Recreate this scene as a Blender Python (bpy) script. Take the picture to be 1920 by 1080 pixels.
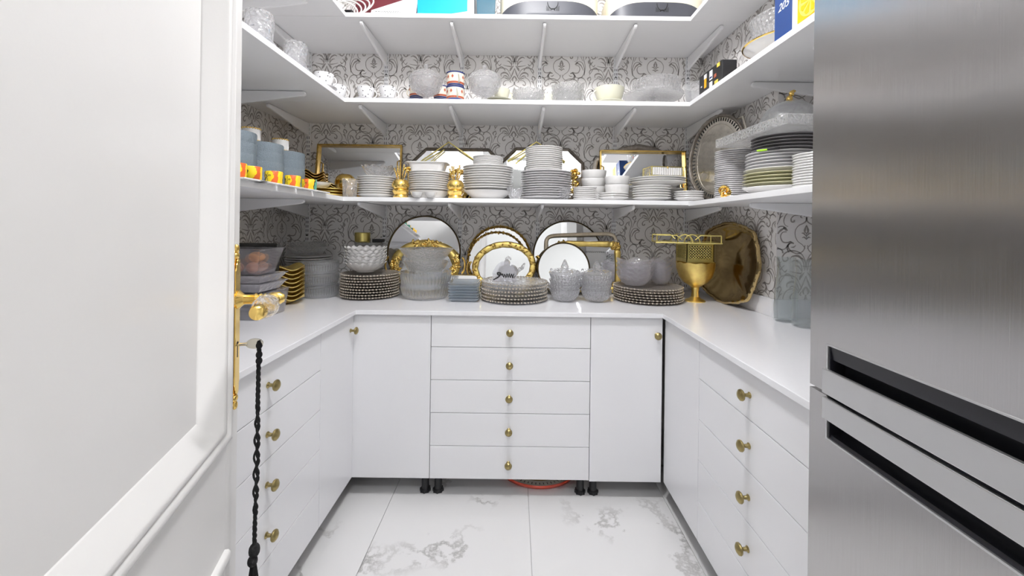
import bpy, bmesh, math, random
from mathutils import Vector, Matrix
random.seed(7)
PI = math.pi
SC = bpy.context.scene
for o in list(bpy.data.objects):
    bpy.data.objects.remove(o)
COL = SC.collection

# ------------------------------------------------------------------ camera
CAMZ = 1.20
cam = bpy.data.cameras.new('camera')
cam.sensor_width = 36.0
cam.lens = 762.0 / 1920.0 * 36.0
cam.shift_x = -6.0 / 1920.0
cam.shift_y = -117.0 / 1920.0
cam.clip_start = 0.02
co = bpy.data.objects.new('camera', cam)
COL.objects.link(co)
co.location = (0, 0, CAMZ)
co.rotation_euler = (PI / 2, -0.0125, 0)
SC.camera = co

# ------------------------------------------------------------------ world, light, exposure
W = bpy.data.worlds.new('world')
SC.world = W
W.use_nodes = True
W.node_tree.nodes['Background'].inputs[0].default_value = (0.9, 0.95, 1.0, 1)
W.node_tree.nodes['Background'].inputs[1].default_value = 0.25
SC.view_settings.view_transform = 'Standard'
SC.view_settings.look = 'None'
SC.view_settings.gamma = 1.0
SC.view_settings.exposure = 0.12
SC.view_settings.use_curve_mapping = False
SC.cycles.transparent_max_bounces = 40
SC.cycles.max_bounces = 14
SC.cycles.diffuse_bounces = 7
SC.cycles.glossy_bounces = 6
LAMP_E = 225.0         # radiance of the pantry lamp's opal globe
HALL_FILL_W = 15.0          # added fill light in the hallway, unseen behind the doorway

def area_lamp(name, loc, size, power, color, rot=(0, 0, 0)):
    l = bpy.data.lights.new(name, 'AREA')
    l.shape = 'DISK'
    l.size = size
    l.energy = power
    l.color = color
    o = bpy.data.objects.new(name, l)
    COL.objects.link(o)
    o.location = loc
    o.rotation_euler = rot
    return o

CEIL = 2.70
area_lamp('hall_fill_light', (0.1, -0.55, CEIL - 0.052), 0.42, HALL_FILL_W, (0.97, 0.98, 1.0))  # added fill, brightens the pantry from behind the camera

# ------------------------------------------------------------------ key measures (metres)
XL, XR, YB = -1.361, 1.111, 2.424          # left wall, right wall (rear part), back wall
XR2, YRET = 1.36, 1.727                    # wider right recess and its return wall
YCAB, XCL, XCR = 1.782, -0.703, 0.662      # cabinet front planes
CT = 0.824                                 # worktop top
SY, SXL, SXR = 1.985, -0.841, 0.844        # shelf front edges
S1, S2, S3 = 2.232, 1.815, 1.331           # shelf tops
ST = 0.021

def X(px, d, py=423):                      # photo column at depth d -> metres right of the axis
    return (px + 0.0125 * (py - 423) - 966) * d / 762.0

def Z(px, py, d):
    return CAMZ - (py - 0.0125 * (px - 966) - 423) * d / 762.0

# ------------------------------------------------------------------ materials
def newmat(name):
    m = bpy.data.materials.new(name)
    m.use_nodes = True
    nt = m.node_tree
    return m, nt, nt.nodes, nt.links

def mat(name, col, rough=0.5, metal=0.0, spec=0.5, coat=0.0, var=0.0, vscale=20.0, bump=0.0, bscale=60.0, aniso=0.0, stretch=(1, 1, 1)):
    m, nt, N, L = newmat(name)
    b = N['Principled BSDF']
    b.inputs['Base Color'].default_value = (*col, 1)
    b.inputs['Roughness'].default_value = rough
    b.inputs['Metallic'].default_value = metal
    b.inputs['Specular IOR Level'].default_value = spec
    b.inputs['Coat Weight'].default_value = coat
    b.inputs['Coat Roughness'].default_value = 0.05
    b.inputs['Anisotropic'].default_value = aniso
    if var > 0 or bump > 0:
        tc = N.new('ShaderNodeTexCoord')
        mp = N.new('ShaderNodeMapping')
        mp.inputs['Scale'].default_value = stretch
        L.new(tc.outputs['Object'], mp.inputs['Vector'])
    if var > 0:
        n = N.new('ShaderNodeTexNoise')
        n.inputs['Scale'].default_value = vscale
        n.inputs['Detail'].default_value = 5
        L.new(mp.outputs[0], n.inputs['Vector'])
        r = N.new('ShaderNodeMix')
        r.data_type = 'RGBA'
        r.inputs['A'].default_value = (*[max(0, c * (1 - var)) for c in col], 1)
        r.inputs['B'].default_value = (*[min(1, c * (1 + var)) for c in col], 1)
        L.new(n.outputs['Fac'], r.inputs['Factor'])
        L.new(r.outputs['Result'], b.inputs['Base Color'])
    if bump > 0:
        n2 = N.new('ShaderNodeTexNoise')
        n2.inputs['Scale'].default_value = bscale
        n2.inputs['Detail'].default_value = 3
        L.new(mp.outputs[0], n2.inputs['Vector'])
        bp = N.new('ShaderNodeBump')
        bp.inputs['Strength'].default_value = bump
        bp.inputs['Distance'].default_value = 0.004
        L.new(n2.outputs['Fac'], bp.inputs['Height'])
        L.new(bp.outputs[0], b.inputs['Normal'])
    return m

def glass(name, tint=(0.95, 0.96, 0.97), body=(0.8, 0.82, 0.85), haze=0.16, rough=0.06, ior=1.5, bump=0.0, bscale=120.0, solid=0.45):
    """Thin table glass: sees through, mirrors by Fresnel, and scatters a little in its cut relief."""
    m, nt, N, L = newmat(name)
    N.remove(N['Principled BSDF'])
    out = N['Material Output']
    tr = N.new('ShaderNodeBsdfTransparent')
    tr.inputs[0].default_value = (*tint, 1)
    gl = N.new('ShaderNodeBsdfGlossy')
    gl.inputs['Roughness'].default_value = rough
    gl.inputs['Color'].default_value = (1, 1, 1, 1)
    df = N.new('ShaderNodeBsdfDiffuse')
    df.inputs[0].default_value = (*body, 1)
    tl = N.new('ShaderNodeBsdfTranslucent')
    tl.inputs[0].default_value = (*body, 1)
    sc = N.new('ShaderNodeMixShader')
    sc.inputs[0].default_value = 0.5
    L.new(df.outputs[0], sc.inputs[1]); L.new(tl.outputs[0], sc.inputs[2])
    gs = N.new('ShaderNodeBsdfGlass')
    gs.inputs['Roughness'].default_value = rough * 0.4
    gs.inputs['IOR'].default_value = 1.45
    gs.inputs['Color'].default_value = (*tint, 1)
    bo = N.new('ShaderNodeMixShader')
    bo.inputs[0].default_value = solid
    L.new(tr.outputs[0], bo.inputs[1]); L.new(gs.outputs[0], bo.inputs[2])
    a = N.new('ShaderNodeMixShader')
    a.inputs[0].default_value = haze
    L.new(bo.outputs[0], a.inputs[1]); L.new(sc.outputs[0], a.inputs[2])
    fr = N.new('ShaderNodeFresnel')
    fr.inputs['IOR'].default_value = ior - 0.1
    b = N.new('ShaderNodeMixShader')
    ge = N.new('ShaderNodeNewGeometry')
    iv = N.new('ShaderNodeMath'); iv.operation = 'SUBTRACT'; iv.inputs[0].default_value = 1.0
    L.new(ge.outputs['Backfacing'], iv.inputs[1])
    mu = N.new('ShaderNodeMath'); mu.operation = 'MULTIPLY'
    L.new(iv.outputs[0], mu.inputs[0]); L.new(fr.outputs[0], mu.inputs[1])
    L.new(mu.outputs[0], b.inputs[0]); L.new(a.outputs[0], b.inputs[1]); L.new(gl.outputs[0], b.inputs[2])
    L.new(b.outputs[0], out.inputs[0])
    if bump > 0:
        tc = N.new('ShaderNodeTexCoord')
        v = N.new('ShaderNodeTexVoronoi')
        v.inputs['Scale'].default_value = bscale
        L.new(tc.outputs['Object'], v.inputs['Vector'])
        bp = N.new('ShaderNodeBump')
        bp.inputs['Strength'].default_value = bump
        bp.inputs['Distance'].default_value = 0.006
        L.new(v.outputs['Distance'], bp.inputs['Height'])
        for n in (gl, fr, df, gs):
            L.new(bp.outputs[0], n.inputs['Normal'])
    return m

M = {}
M['lacquer'] = mat('white_lacquer', (0.78, 0.78, 0.80), 0.28, var=0.012, vscale=3)
M['door_paint'] = mat('door_paint', (0.72, 0.71, 0.70), 0.33, var=0.02, vscale=6, bump=0.02, bscale=220)
M['shelf'] = mat('white_melamine', (0.82, 0.82, 0.83), 0.42, var=0.015, vscale=30, stretch=(1, 6, 1))
M['metal_white'] = mat('white_enamelled_steel', (0.83, 0.83, 0.84), 0.35)
M['quartz'] = mat('white_quartz', (0.80, 0.80, 0.825), 0.16, coat=0.3, var=0.02, vscale=90)
M['paper'] = mat('wallpaper_ground', (0.83, 0.81, 0.795), 0.6, var=0.03, vscale=260, bump=0.05, bscale=500)
M['print'] = mat('wallpaper_print', (0.36, 0.335, 0.315), 0.5, var=0.35, vscale=120)
M['plaster'] = mat('plaster', (0.82, 0.82, 0.81), 0.7, var=0.02, vscale=12)
M['slot'] = mat('dark_slot', (0.03, 0.03, 0.03), 0.7)
M['black_plastic'] = mat('black_plastic', (0.012, 0.012, 0.014), 0.4)
M['carcass'] = mat('carcass_board', (0.62, 0.62, 0.63), 0.55, var=0.03)
M['brass_old'] = mat('antique_brass', (0.36, 0.29, 0.13), 0.3, 1.0, var=0.3, vscale=70)
M['gold'] = mat('polished_gold', (1.0, 0.66, 0.20), 0.14, 1.0, var=0.12, vscale=60)
M['gold_leaf'] = mat('gold_leaf', (1.0, 0.64, 0.21), 0.38, 1.0, var=0.3, vscale=45, bump=0.15, bscale=60)
M['gold_dark'] = mat('dark_gilt', (0.55, 0.36, 0.10), 0.3, 1.0, var=0.5, vscale=55, bump=0.25, bscale=110)
M['gold_pale'] = mat('pale_brass', (0.80, 0.68, 0.24), 0.3, 1.0, var=0.15, vscale=40)
M['brass_tray'] = mat('tarnished_brass', (0.50, 0.37, 0.17), 0.12, 1.0, var=0.35, vscale=9, bump=0.08, bscale=14)
M['mirror'] = mat('mirror_glass', (0.88, 0.89, 0.90), 0.02, 1.0)
M['silver'] = mat('silver_plate', (0.74, 0.70, 0.62), 0.15, 1.0, var=0.3, vscale=40, bump=0.2, bscale=70)
M['silver_dark'] = mat('tarnished_silver', (0.30, 0.27, 0.24), 0.35, 1.0, var=0.5, vscale=60, bump=0.3, bscale=120)
M['pewter'] = mat('pewter_wood', (0.62, 0.53, 0.40), 0.4, 0.4, var=0.3, vscale=60)
M['china'] = mat('white_china', (0.80, 0.79, 0.78), 0.16, coat=0.4)
M['china_grey'] = mat('grey_china', (0.66, 0.65, 0.66), 0.18, coat=0.4)
M['china_cream'] = mat('cream_china', (0.72, 0.71, 0.58), 0.18, coat=0.4)
M['china_olive'] = mat('olive_china', (0.56, 0.54, 0.36), 0.2, coat=0.3)
M['china_dark'] = mat('charcoal_china', (0.20, 0.19, 0.20), 0.25, coat=0.3)
M['glass'] = glass('clear_glass', tint=(0.98, 0.985, 0.99), body=(0.9, 0.91, 0.93), haze=0.07)
M['glass_thin'] = glass('thin_clear_glass', tint=(0.97, 0.985, 0.985), haze=0.02, ior=1.55, solid=0.12)
M['crystal'] = glass('cut_crystal', tint=(0.98, 0.98, 0.985), haze=0.13, body=(0.95, 0.95, 0.97), bump=1.0, bscale=75, rough=0.06, solid=0.62)
M['pebble'] = glass('pebbled_glass', tint=(0.98, 0.98, 0.98), haze=0.18, body=(0.95, 0.95, 0.95), bump=1.0, bscale=120, rough=0.09, solid=0.6)
M['lilac'] = glass('lilac_glass', tint=(0.975, 0.97, 0.98), haze=0.16, body=(0.90, 0.89, 0.92), bump=0.4, bscale=50)
M['blue_glass'] = glass('blue_grey_glass', tint=(0.84, 0.87, 0.90), haze=0.34, body=(0.62, 0.66, 0.70))
M['smoke'] = glass('smoky_beaded_glass', tint=(0.88, 0.85, 0.82), haze=0.42, body=(0.62, 0.58, 0.54), bump=0.8, bscale=150, rough=0.12)
M['bead'] = mat('gilt_glass_bead', (0.58, 0.52, 0.44), 0.1, 0.6, var=0.4, vscale=240)
M['acrylic'] = glass('clear_acrylic', tint=(0.98, 0.98, 0.99), haze=0.09, body=(0.85, 0.84, 0.90))
M['hammered'] = mat('blue_grey_hammered_glass', (0.205, 0.25, 0.285), 0.3, 0.1, bump=1.0, bscale=330, var=0.3, vscale=300)
M['egg_orange'] = mat('orange_egg', (0.80, 0.33, 0.07), 0.4)
M['egg_brown'] = mat('brown_egg', (0.60, 0.32, 0.22), 0.45, var=0.1)
M['black_gloss'] = mat('black_lacquer', (0.02, 0.018, 0.012), 0.12, coat=0.5)
M['cord'] = mat('black_yarn', (0.008, 0.008, 0.009), 0.95, bump=0.4, bscale=300)
M['nickel'] = mat('nickel_key', (0.72, 0.69, 0.60), 0.22, 1.0)
M['red'] = mat('red_enamel', (0.72, 0.07, 0.03), 0.25, coat=0.4)
M['cream_enamel'] = mat('cream_enamel', (0.70, 0.66, 0.56), 0.35, var=0.2, vscale=40)
M['dark_print'] = mat('dark_print', (0.05, 0.035, 0.03), 0.5)
M['charcoal'] = mat('charcoal_plastic', (0.06, 0.063, 0.078), 0.42)
M['cream_plastic'] = mat('cream_plastic', (0.80, 0.74, 0.58), 0.3)
M['cyan'] = mat('cyan_card', (0.0, 0.38, 0.72), 0.4)
M['white_card'] = mat('white_card', (0.80, 0.80, 0.81), 0.5)
M['maroon'] = mat('maroon_card', (0.16, 0.02, 0.03), 0.45)
M['teal'] = glass('blue_plastic_tub', tint=(0.35, 0.55, 0.66), haze=0.55, body=(0.12, 0.33, 0.44))
M['blue_card'] = mat('blue_card', (0.010, 0.045, 0.19), 0.4)
M['orange_print'] = mat('orange_print', (0.90, 0.42, 0.0), 0.45)
M['yellow_print'] = mat('yellow_print', (0.95, 0.66, 0.10), 0.45)
M['black_card'] = mat('black_card', (0.015, 0.015, 0.017), 0.35)
M['lime'] = mat('lime_plastic', (0.42, 0.80, 0.02), 0.35)
M['ink'] = mat('black_ink', (0.01, 0.01, 0.01), 0.6)
M['white_cable'] = mat('white_cable', (0.78, 0.77, 0.74), 0.45)
M['terracotta'] = mat('terracotta_glaze', (0.42, 0.10, 0.05), 0.25)
M['cobalt'] = mat('cobalt_glaze', (0.02, 0.035, 0.16), 0.25)
M['rim_bronze'] = mat('bronze_rim', (0.20, 0.15, 0.08), 0.3, 1.0, var=0.3, vscale=40)
M['fridge_black'] = mat('fridge_black_plastic', (0.012, 0.012, 0.016), 0.3)
M['fridge_trim'] = mat('satin_steel', (0.66, 0.66, 0.66), 0.38, 1.0)

def steel():
    m, nt, N, L = newmat('brushed_steel')
    b = N['Principled BSDF']
    b.inputs['Metallic'].default_value = 1.0
    tc = N.new('ShaderNodeTexCoord')
    mp = N.new('ShaderNodeMapping')
    mp.inputs['Scale'].default_value = (600, 600, 9)
    n = N.new('ShaderNodeTexNoise')
    n.inputs['Scale'].default_value = 1.0
    n.inputs['Detail'].default_value = 4
    L.new(tc.outputs['Object'], mp.inputs[0]); L.new(mp.outputs[0], n.inputs['Vector'])
    r = N.new('ShaderNodeMapRange')
    r.inputs['To Min'].default_value = 0.20; r.inputs['To Max'].default_value = 0.30
    b.inputs['Anisotropic'].default_value = 0.75
    tg = N.new('ShaderNodeTangent'); tg.direction_type = 'RADIAL'; tg.axis = 'Z'
    L.new(tg.outputs[0], b.inputs['Tangent'])
    L.new(n.outputs['Fac'], r.inputs['Value']); L.new(r.outputs[0], b.inputs['Roughness'])
    c = N.new('ShaderNodeMix'); c.data_type = 'RGBA'
    c.inputs['A'].default_value = (0.50, 0.49, 0.48, 1); c.inputs['B'].default_value = (0.60, 0.59, 0.59, 1)
    L.new(n.outputs['Fac'], c.inputs['Factor']); L.new(c.outputs['Result'], b.inputs['Base Color'])
    bp = N.new('ShaderNodeBump')
    bp.inputs['Strength'].default_value = 0.05; bp.inputs['Distance'].default_value = 0.001
    L.new(n.outputs['Fac'], bp.inputs['Height']); L.new(bp.outputs[0], b.inputs['Normal'])
    return m
M['steel'] = steel()

def marble():
    m, nt, N, L = newmat('white_marble_porcelain')
    b = N['Principled BSDF']
    b.inputs['Roughness'].default_value = 0.1
    tc = N.new('ShaderNodeTexCoord')
    oi = N.new('ShaderNodeObjectInfo')
    ad = N.new('ShaderNodeVectorMath'); ad.operation = 'MULTIPLY_ADD'
    cb = N.new('ShaderNodeCombineXYZ')
    for k in range(3):
        L.new(oi.outputs['Random'], cb.inputs[k])
    ad.inputs[1].default_value = (9, 13, 5)
    L.new(cb.outputs[0], ad.inputs[0]); L.new(tc.outputs['Object'], ad.inputs[2])
    warp = N.new('ShaderNodeTexNoise')
    warp.inputs['Scale'].default_value = 2.2; warp.inputs['Detail'].default_value = 7; warp.inputs['Roughness'].default_value = 0.62
    L.new(ad.outputs[0], warp.inputs['Vector'])
    s = N.new('ShaderNodeMath'); s.operation = 'SUBTRACT'; s.inputs[1].default_value = 0.5
    L.new(warp.outputs['Fac'], s.inputs[0])
    a = N.new('ShaderNodeMath'); a.operation = 'ABSOLUTE'
    L.new(s.outputs[0], a.inputs[0])
    r = N.new('ShaderNodeMapRange')
    r.inputs['From Min'].default_value = 0.0; r.inputs['From Max'].default_value = 0.022
    r.inputs['To Min'].default_value = 1.0; r.inputs['To Max'].default_value = 0.0
    L.new(a.outputs[0], r.inputs['Value'])
    mask = N.new('ShaderNodeTexNoise')
    mask.inputs['Scale'].default_value = 2.6; mask.inputs['Detail'].default_value = 2
    L.new(tc.outputs['Object'], mask.inputs['Vector'])
    mr = N.new('ShaderNodeMapRange')
    mr.inputs['From Min'].default_value = 0.47; mr.inputs['From Max'].default_value = 0.66
    L.new(mask.outputs['Fac'], mr.inputs['Value'])
    mu = N.new('ShaderNodeMath'); mu.operation = 'MULTIPLY'
    L.new(r.outputs[0], mu.inputs[0]); L.new(mr.outputs[0], mu.inputs[1])
    c = N.new('ShaderNodeMix'); c.data_type = 'RGBA'
    c.inputs['A'].default_value = (0.70, 0.695, 0.695, 1); c.inputs['B'].default_value = (0.25, 0.24, 0.23, 1)
    L.new(mu.outputs[0], c.inputs['Factor']); L.new(c.outputs['Result'], b.inputs['Base Color'])
    return m
M['marble'] = marble()

def face_paint():
    """Colour blocks of the painted espresso cups, wrapped round the cup."""
    m, nt, N, L = newmat('painted_face_glaze')
    b = N['Principled BSDF']; b.inputs['Roughness'].default_value = 0.2
    tc = N.new('ShaderNodeTexCoord')
    sx = N.new('ShaderNodeSeparateXYZ'); L.new(tc.outputs['Object'], sx.inputs[0])
    at = N.new('ShaderNodeMath'); at.operation = 'ARCTAN2'
    L.new(sx.outputs[1], at.inputs[0]); L.new(sx.outputs[0], at.inputs[1])
    wob = N.new('ShaderNodeTexNoise'); wob.inputs['Scale'].default_value = 55
    L.new(tc.outputs['Object'], wob.inputs['Vector'])
    ma = N.new('ShaderNodeMath'); ma.operation = 'MULTIPLY_ADD'; ma.inputs[1].default_value = 1.3
    L.new(wob.outputs['Fac'], ma.inputs[0]); L.new(at.outputs[0], ma.inputs[2])
    mr = N.new('ShaderNodeMapRange')
    mr.inputs['From Min'].default_value = -PI + 0.4; mr.inputs['From Max'].default_value = PI + 0.9
    L.new(ma.outputs[0], mr.inputs['Value'])
    cr = N.new('ShaderNodeValToRGB'); cr.color_ramp.interpolation = 'CONSTANT'
    cols = [(0.01, 0.02, 0.18), (0.45, 0.75, 0.72), (0.75, 0.55, 0.68), (0.80, 0.80, 0.80), (0.90, 0.58, 0.02), (0.02, 0.02, 0.02), (0.92, 0.68, 0.02), (0.75, 0.14, 0.03),
            (0.92, 0.68, 0.02), (0.93, 0.55, 0.03), (0.02, 0.02, 0.02), (0.10, 0.36, 0.26), (0.55, 0.78, 0.75), (0.01, 0.02, 0.18)]
    e = cr.color_ramp.elements
    while len(e) < len(cols):
        e.new(0.5)
    for k, c in enumerate(cols):
        e[k].position = k / len(cols) if k not in (6, 11) else (k - 0.7) / len(cols)
        e[k].color = (*c, 1)
    L.new(mr.outputs[0], cr.inputs[0]); L.new(cr.outputs[0], b.inputs['Base Color'])
    return m
M['face'] = face_paint()

def dotted():
    m, nt, N, L = newmat('white_china_with_grey_dots')
    b = N['Principled BSDF']; b.inputs['Roughness'].default_value = 0.2
    tc = N.new('ShaderNodeTexCoord')
    v = N.new('ShaderNodeTexVoronoi'); v.inputs['Scale'].default_value = 85
    L.new(tc.outputs['Object'], v.inputs['Vector'])
    g = N.new('ShaderNodeMath'); g.operation = 'LESS_THAN'; g.inputs[1].default_value = 0.27
    L.new(v.outputs['Distance'], g.inputs[0])
    c = N.new('ShaderNodeMix'); c.data_type = 'RGBA'
    c.inputs['A'].default_value = (0.80, 0.80, 0.81, 1); c.inputs['B'].default_value = (0.12, 0.12, 0.13, 1)
    L.new(g.outputs[0], c.inputs['Factor']); L.new(c.outputs['Result'], b.inputs['Base Color'])
    return m
M['dots'] = dotted()

def emitter(name, col, s):
    m, nt, N, L = newmat(name)
    b = N['Principled BSDF']
    b.inputs['Base Color'].default_value = (*col, 1)
    b.inputs['Emission Color'].default_value = (*col, 1)
    b.inputs['Emission Strength'].default_value = s
    return m
M['lamp_glow'] = emitter('opal_lamp_globe', (0.99, 0.985, 1.0), LAMP_E)
M['hall_fill_glow'] = emitter('hall_fill_diffuser', (0.97, 0.98, 1.0), 6.0)  # glow of the added hall fill lamp

# ------------------------------------------------------------------ mesh helpers
class MB:
    def __init__(s):
        s.v = []; s.f = []
    def add(s, vs, fs, mx=None):
        o = len(s.v)
        s.v += [tuple(mx @ Vector(p)) if mx is not None else tuple(p) for p in vs]
        s.f += [tuple(i + o for i in q) for q in fs]
        return s
    def box(s, x0, x1, y0, y1, z0, z1, mx=None):
        vs = [(x, y, z) for x in (x0, x1) for y in (y0, y1) for z in (z0, z1)]
        return s.add(vs, [(0, 1, 3, 2), (4, 6, 7, 5), (0, 4, 5, 1), (2, 3, 7, 6), (0, 2, 6, 4), (1, 5, 7, 3)], mx)
    def prism(s, poly, axis, a, b, mx=None):
        n = len(poly)
        def P(p, w):
            return {'x': (w, p[0], p[1]), 'y': (p[0], w, p[1]), 'z': (p[0], p[1], w)}[axis]
        vs = [P(p, a) for p in poly] + [P(p, b) for p in poly]
        fs = [tuple(range(n)), tuple(range(2 * n - 1, n - 1, -1))] + [(i, (i + 1) % n, n + (i + 1) % n, n + i) for i in range(n)]
        return s.add(vs, fs, mx)
    def lathe(s, prof, n=32, mod=None, mx=None):
        vs = []; idx = []
        for i, (r, z) in enumerate(prof):
            if r < 1e-6:
                idx.append([len(vs)] * n); vs.append((0, 0, z))
            else:
                row = []
                for k in range(n):
                    t = 2 * PI * k / n
                    rr, zz = mod(t, i, r, z) if mod else (r, z)
                    row.append(len(vs)); vs.append((rr * math.cos(t), rr * math.sin(t), zz))
                idx.append(row)
        fs = []
        for i in range(len(prof) - 1):
            for k in range(n):
                q = [idx[i][k], idx[i][(k + 1) % n], idx[i + 1][(k + 1) % n], idx[i + 1][k]]
                u = []
                for w in q:
                    if w not in u: u.append(w)
                if len(u) > 2: fs.append(tuple(u))
        return s.add(vs, fs, mx)
    def tube(s, path, r, n=8, closed=False, mx=None):
        P = [Vector(p) for p in path]
        m = len(P)
        rr = r if isinstance(r, (list, tuple)) else [r] * m
        vs = []; up = Vector((0.13, 0.21, 0.97))
        for i in range(m):
            a = P[(i - 1) % m] if (closed or i > 0) else P[i]
            b = P[(i + 1) % m] if (closed or i < m - 1) else P[i]
            t = (b - a).normalized()
            if abs(t.dot(up)) > 0.93:
                up = Vector((0.95, 0.2, 0.1))
            u = t.cross(up).normalized(); w = t.cross(u).normalized()
            for k in range(n):
                g = 2 * PI * k / n
                vs.append(P[i] + (u * math.cos(g) + w * math.sin(g)) * rr[i])
            up = -w if w.dot(up) < 0 else w
        fs = []
        for i in range(m if closed else m - 1):
            j = (i + 1) % m
            for k in range(n):
                k2 = (k + 1) % n
                fs.append((i * n + k, i * n + k2, j * n + k2, j * n + k))
        if not closed:
            fs.append(tuple(range(n - 1, -1, -1))); fs.append(tuple((m - 1) * n + k for k in range(n)))
        return s.add(vs, fs, mx)
    def ball(s, c, r, n=12, m=8, mx=None):
        rx, ry, rz = r if isinstance(r, (tuple, list)) else (r, r, r)
        pr = [(math.sin(PI * i / m), -math.cos(PI * i / m)) for i in range(m + 1)]
        pr[0] = (0, -1); pr[-1] = (0, 1)
        t = Matrix.Translation(Vector(c)) @ Matrix.Diagonal((rx, ry, rz, 1))
        return s.lathe(pr, n, mx=(mx @ t) if mx is not None else t)
    def build(s, name, m, parent=None, smooth=True, angle=38, bevel=0.0, kind=None):
        me = bpy.data.meshes.new(name)
        me.from_pydata(s.v, [], s.f)
        bm = bmesh.new(); bm.from_mesh(me)
        bmesh.ops.recalc_face_normals(bm, faces=bm.faces[:])
        bm.to_mesh(me); bm.free()
        if smooth:
            me.polygons.foreach_set('use_smooth', [True] * len(me.polygons))
            me.set_sharp_from_angle(angle=math.radians(angle))
        me.materials.append(M[m] if isinstance(m, str) else m)
        o = bpy.data.objects.new(name, me)
        COL.objects.link(o)
        if parent is not None: o.parent = parent
        if bevel > 0:
            b = o.modifiers.new('bevel', 'BEVEL'); b.width = bevel; b.segments = 2; b.limit_method = 'ANGLE'; b.angle_limit = math.radians(35)
        if kind: o['kind'] = kind
        return o

def tag(o, label, cat, group=None):
    o['label'] = label; o['category'] = cat
    if group: o['group'] = group
    return o
def thing(name, label, cat, loc=(0, 0, 0), rot=(0, 0, 0), group=None):
    o = bpy.data.objects.new(name, None)
    COL.objects.link(o)
    o.empty_display_size = 0.05
    o.location = loc; o.rotation_euler = rot
    return tag(o, label, cat, group)
def structure(o):
    o['kind'] = 'structure'
    return o
def struct_root(name):
    o = bpy.data.objects.new(name, None); COL.objects.link(o)
    return structure(o)
def copy_tree(src, parent=None):
    c = src.copy(); COL.objects.link(c)
    if parent is not None:
        c.parent = parent
    for ch in list(src.children):
        copy_tree(ch, c)
    return c
def place(o, loc, rz=0.0):
    o.location = loc; o.rotation_euler = (o.rotation_euler[0], o.rotation_euler[1], rz)
    return o
def piled(src, n, loc, dz, label, cat, group, jit=0.0015, turn=True, rz=0.0):
    """n copies of one thing in a pile, the first being src itself."""
    out = []
    for k in range(n):
        o = src if k == 0 else copy_tree(src)
        o.location = (loc[0] + random.uniform(-jit, jit), loc[1] + random.uniform(-jit, jit), loc[2] + k * dz)
        o.rotation_euler = (0, 0, random.uniform(0, 6.28) if turn else rz)
        tag(o, label, cat, group)
        out.append(o)
    return out
def catmull(P, sub=5, closed=False):
    out = []
    n = len(P)
    for i in range(n if closed else n - 1):
        p = [P[(i + k) % n] if closed else P[min(max(i + k, 0), n - 1)] for k in (-1, 0, 1, 2)]
        for j in range(sub):
            t = j / sub
            out.append(tuple(0.5 * (2 * b + (c - a) * t + (2 * a - 5 * b + 4 * c - d) * t * t + (3 * b - a - 3 * c + d) * t ** 3) for a, b, c, d in zip(*p)))
    if not closed: out.append(tuple(P[-1]))
    return out

# ------------------------------------------------------------------ the room
def wall(name, x0, x1, y0, y1, m, z0=0.0, z1=None):
    return structure(MB().box(x0, x1, y0, y1, z0, CEIL if z1 is None else z1).build(name, m, smooth=False))
w_back = wall('wall_back', XL - 0.1, XR2 + 0.1, YB, YB + 0.1, 'paper')
w_left = wall('wall_left', XL - 0.1, XL, 0.0, YB, 'paper')
w_right = wall('wall_right', XR, XR2 + 0.1, YRET, YB, 'paper')
w_right2 = wall('wall_right_recess', XR2, XR2 + 0.1, 0.0, YRET, 'paper')
wall('wall_front_left', XL - 0.1, -0.40, -0.12, 0.0, 'plaster')
wall('wall_front_right', 0.56, XR2 + 0.1, -0.12, 0.0, 'plaster')
wall('wall_front_top', -0.40, 0.56, -0.12, 0.0, 'plaster', 2.52)  # unseen lintel, raised so the hall fill reaches the lower back wall
wall('wall_hall_left', -1.7, -1.6, -1.75, -0.12, 'plaster')
wall('wall_hall_right', 1.6, 1.7, -1.75, -0.12, 'plaster')
wall('wall_hall_back', -1.7, 1.7, -1.85, -1.75, 'plaster')
wall('wall_hall_end_left', -1.7, XL - 0.1, -0.12, -0.02, 'plaster')
wall('wall_hall_end_right', XR2 + 0.1, 1.7, -0.12, -0.02, 'plaster')
structure(MB().box(-1.7, 1.7, -1.85, YB + 0.1, CEIL, CEIL + 0.1).build('ceiling', 'plaster', smooth=False))

fl = structure(MB().box(-1.7, 1.7, -1.85, YB + 0.1, -0.06, -0.010).build('floor', 'carcass', smooth=False))
TW, TL_, J = 0.60, 1.20, 0.0016
gx0 = 0.073
tile_me = None
for i in range(-3, 3):
    for j in range(-2, 3):
        a = max(gx0 + i * TW + J / 2, -1.7); b = min(gx0 + (i + 1) * TW - J / 2, 1.7)
        y0 = 2.52 - (j + 1) * TL_ if False else -1.20 + j * TL_ + 0.03
        c = max(y0 + J / 2, -1.85); d = min(y0 + TL_ - J / 2, YB + 0.1)
        if b <= a or d <= c: continue
        o = MB().box(a, b, c, d, -0.010, 0.0).build('tile', 'marble', fl, smooth=False, bevel=0.0006)
        o.pass_index = i

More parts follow.
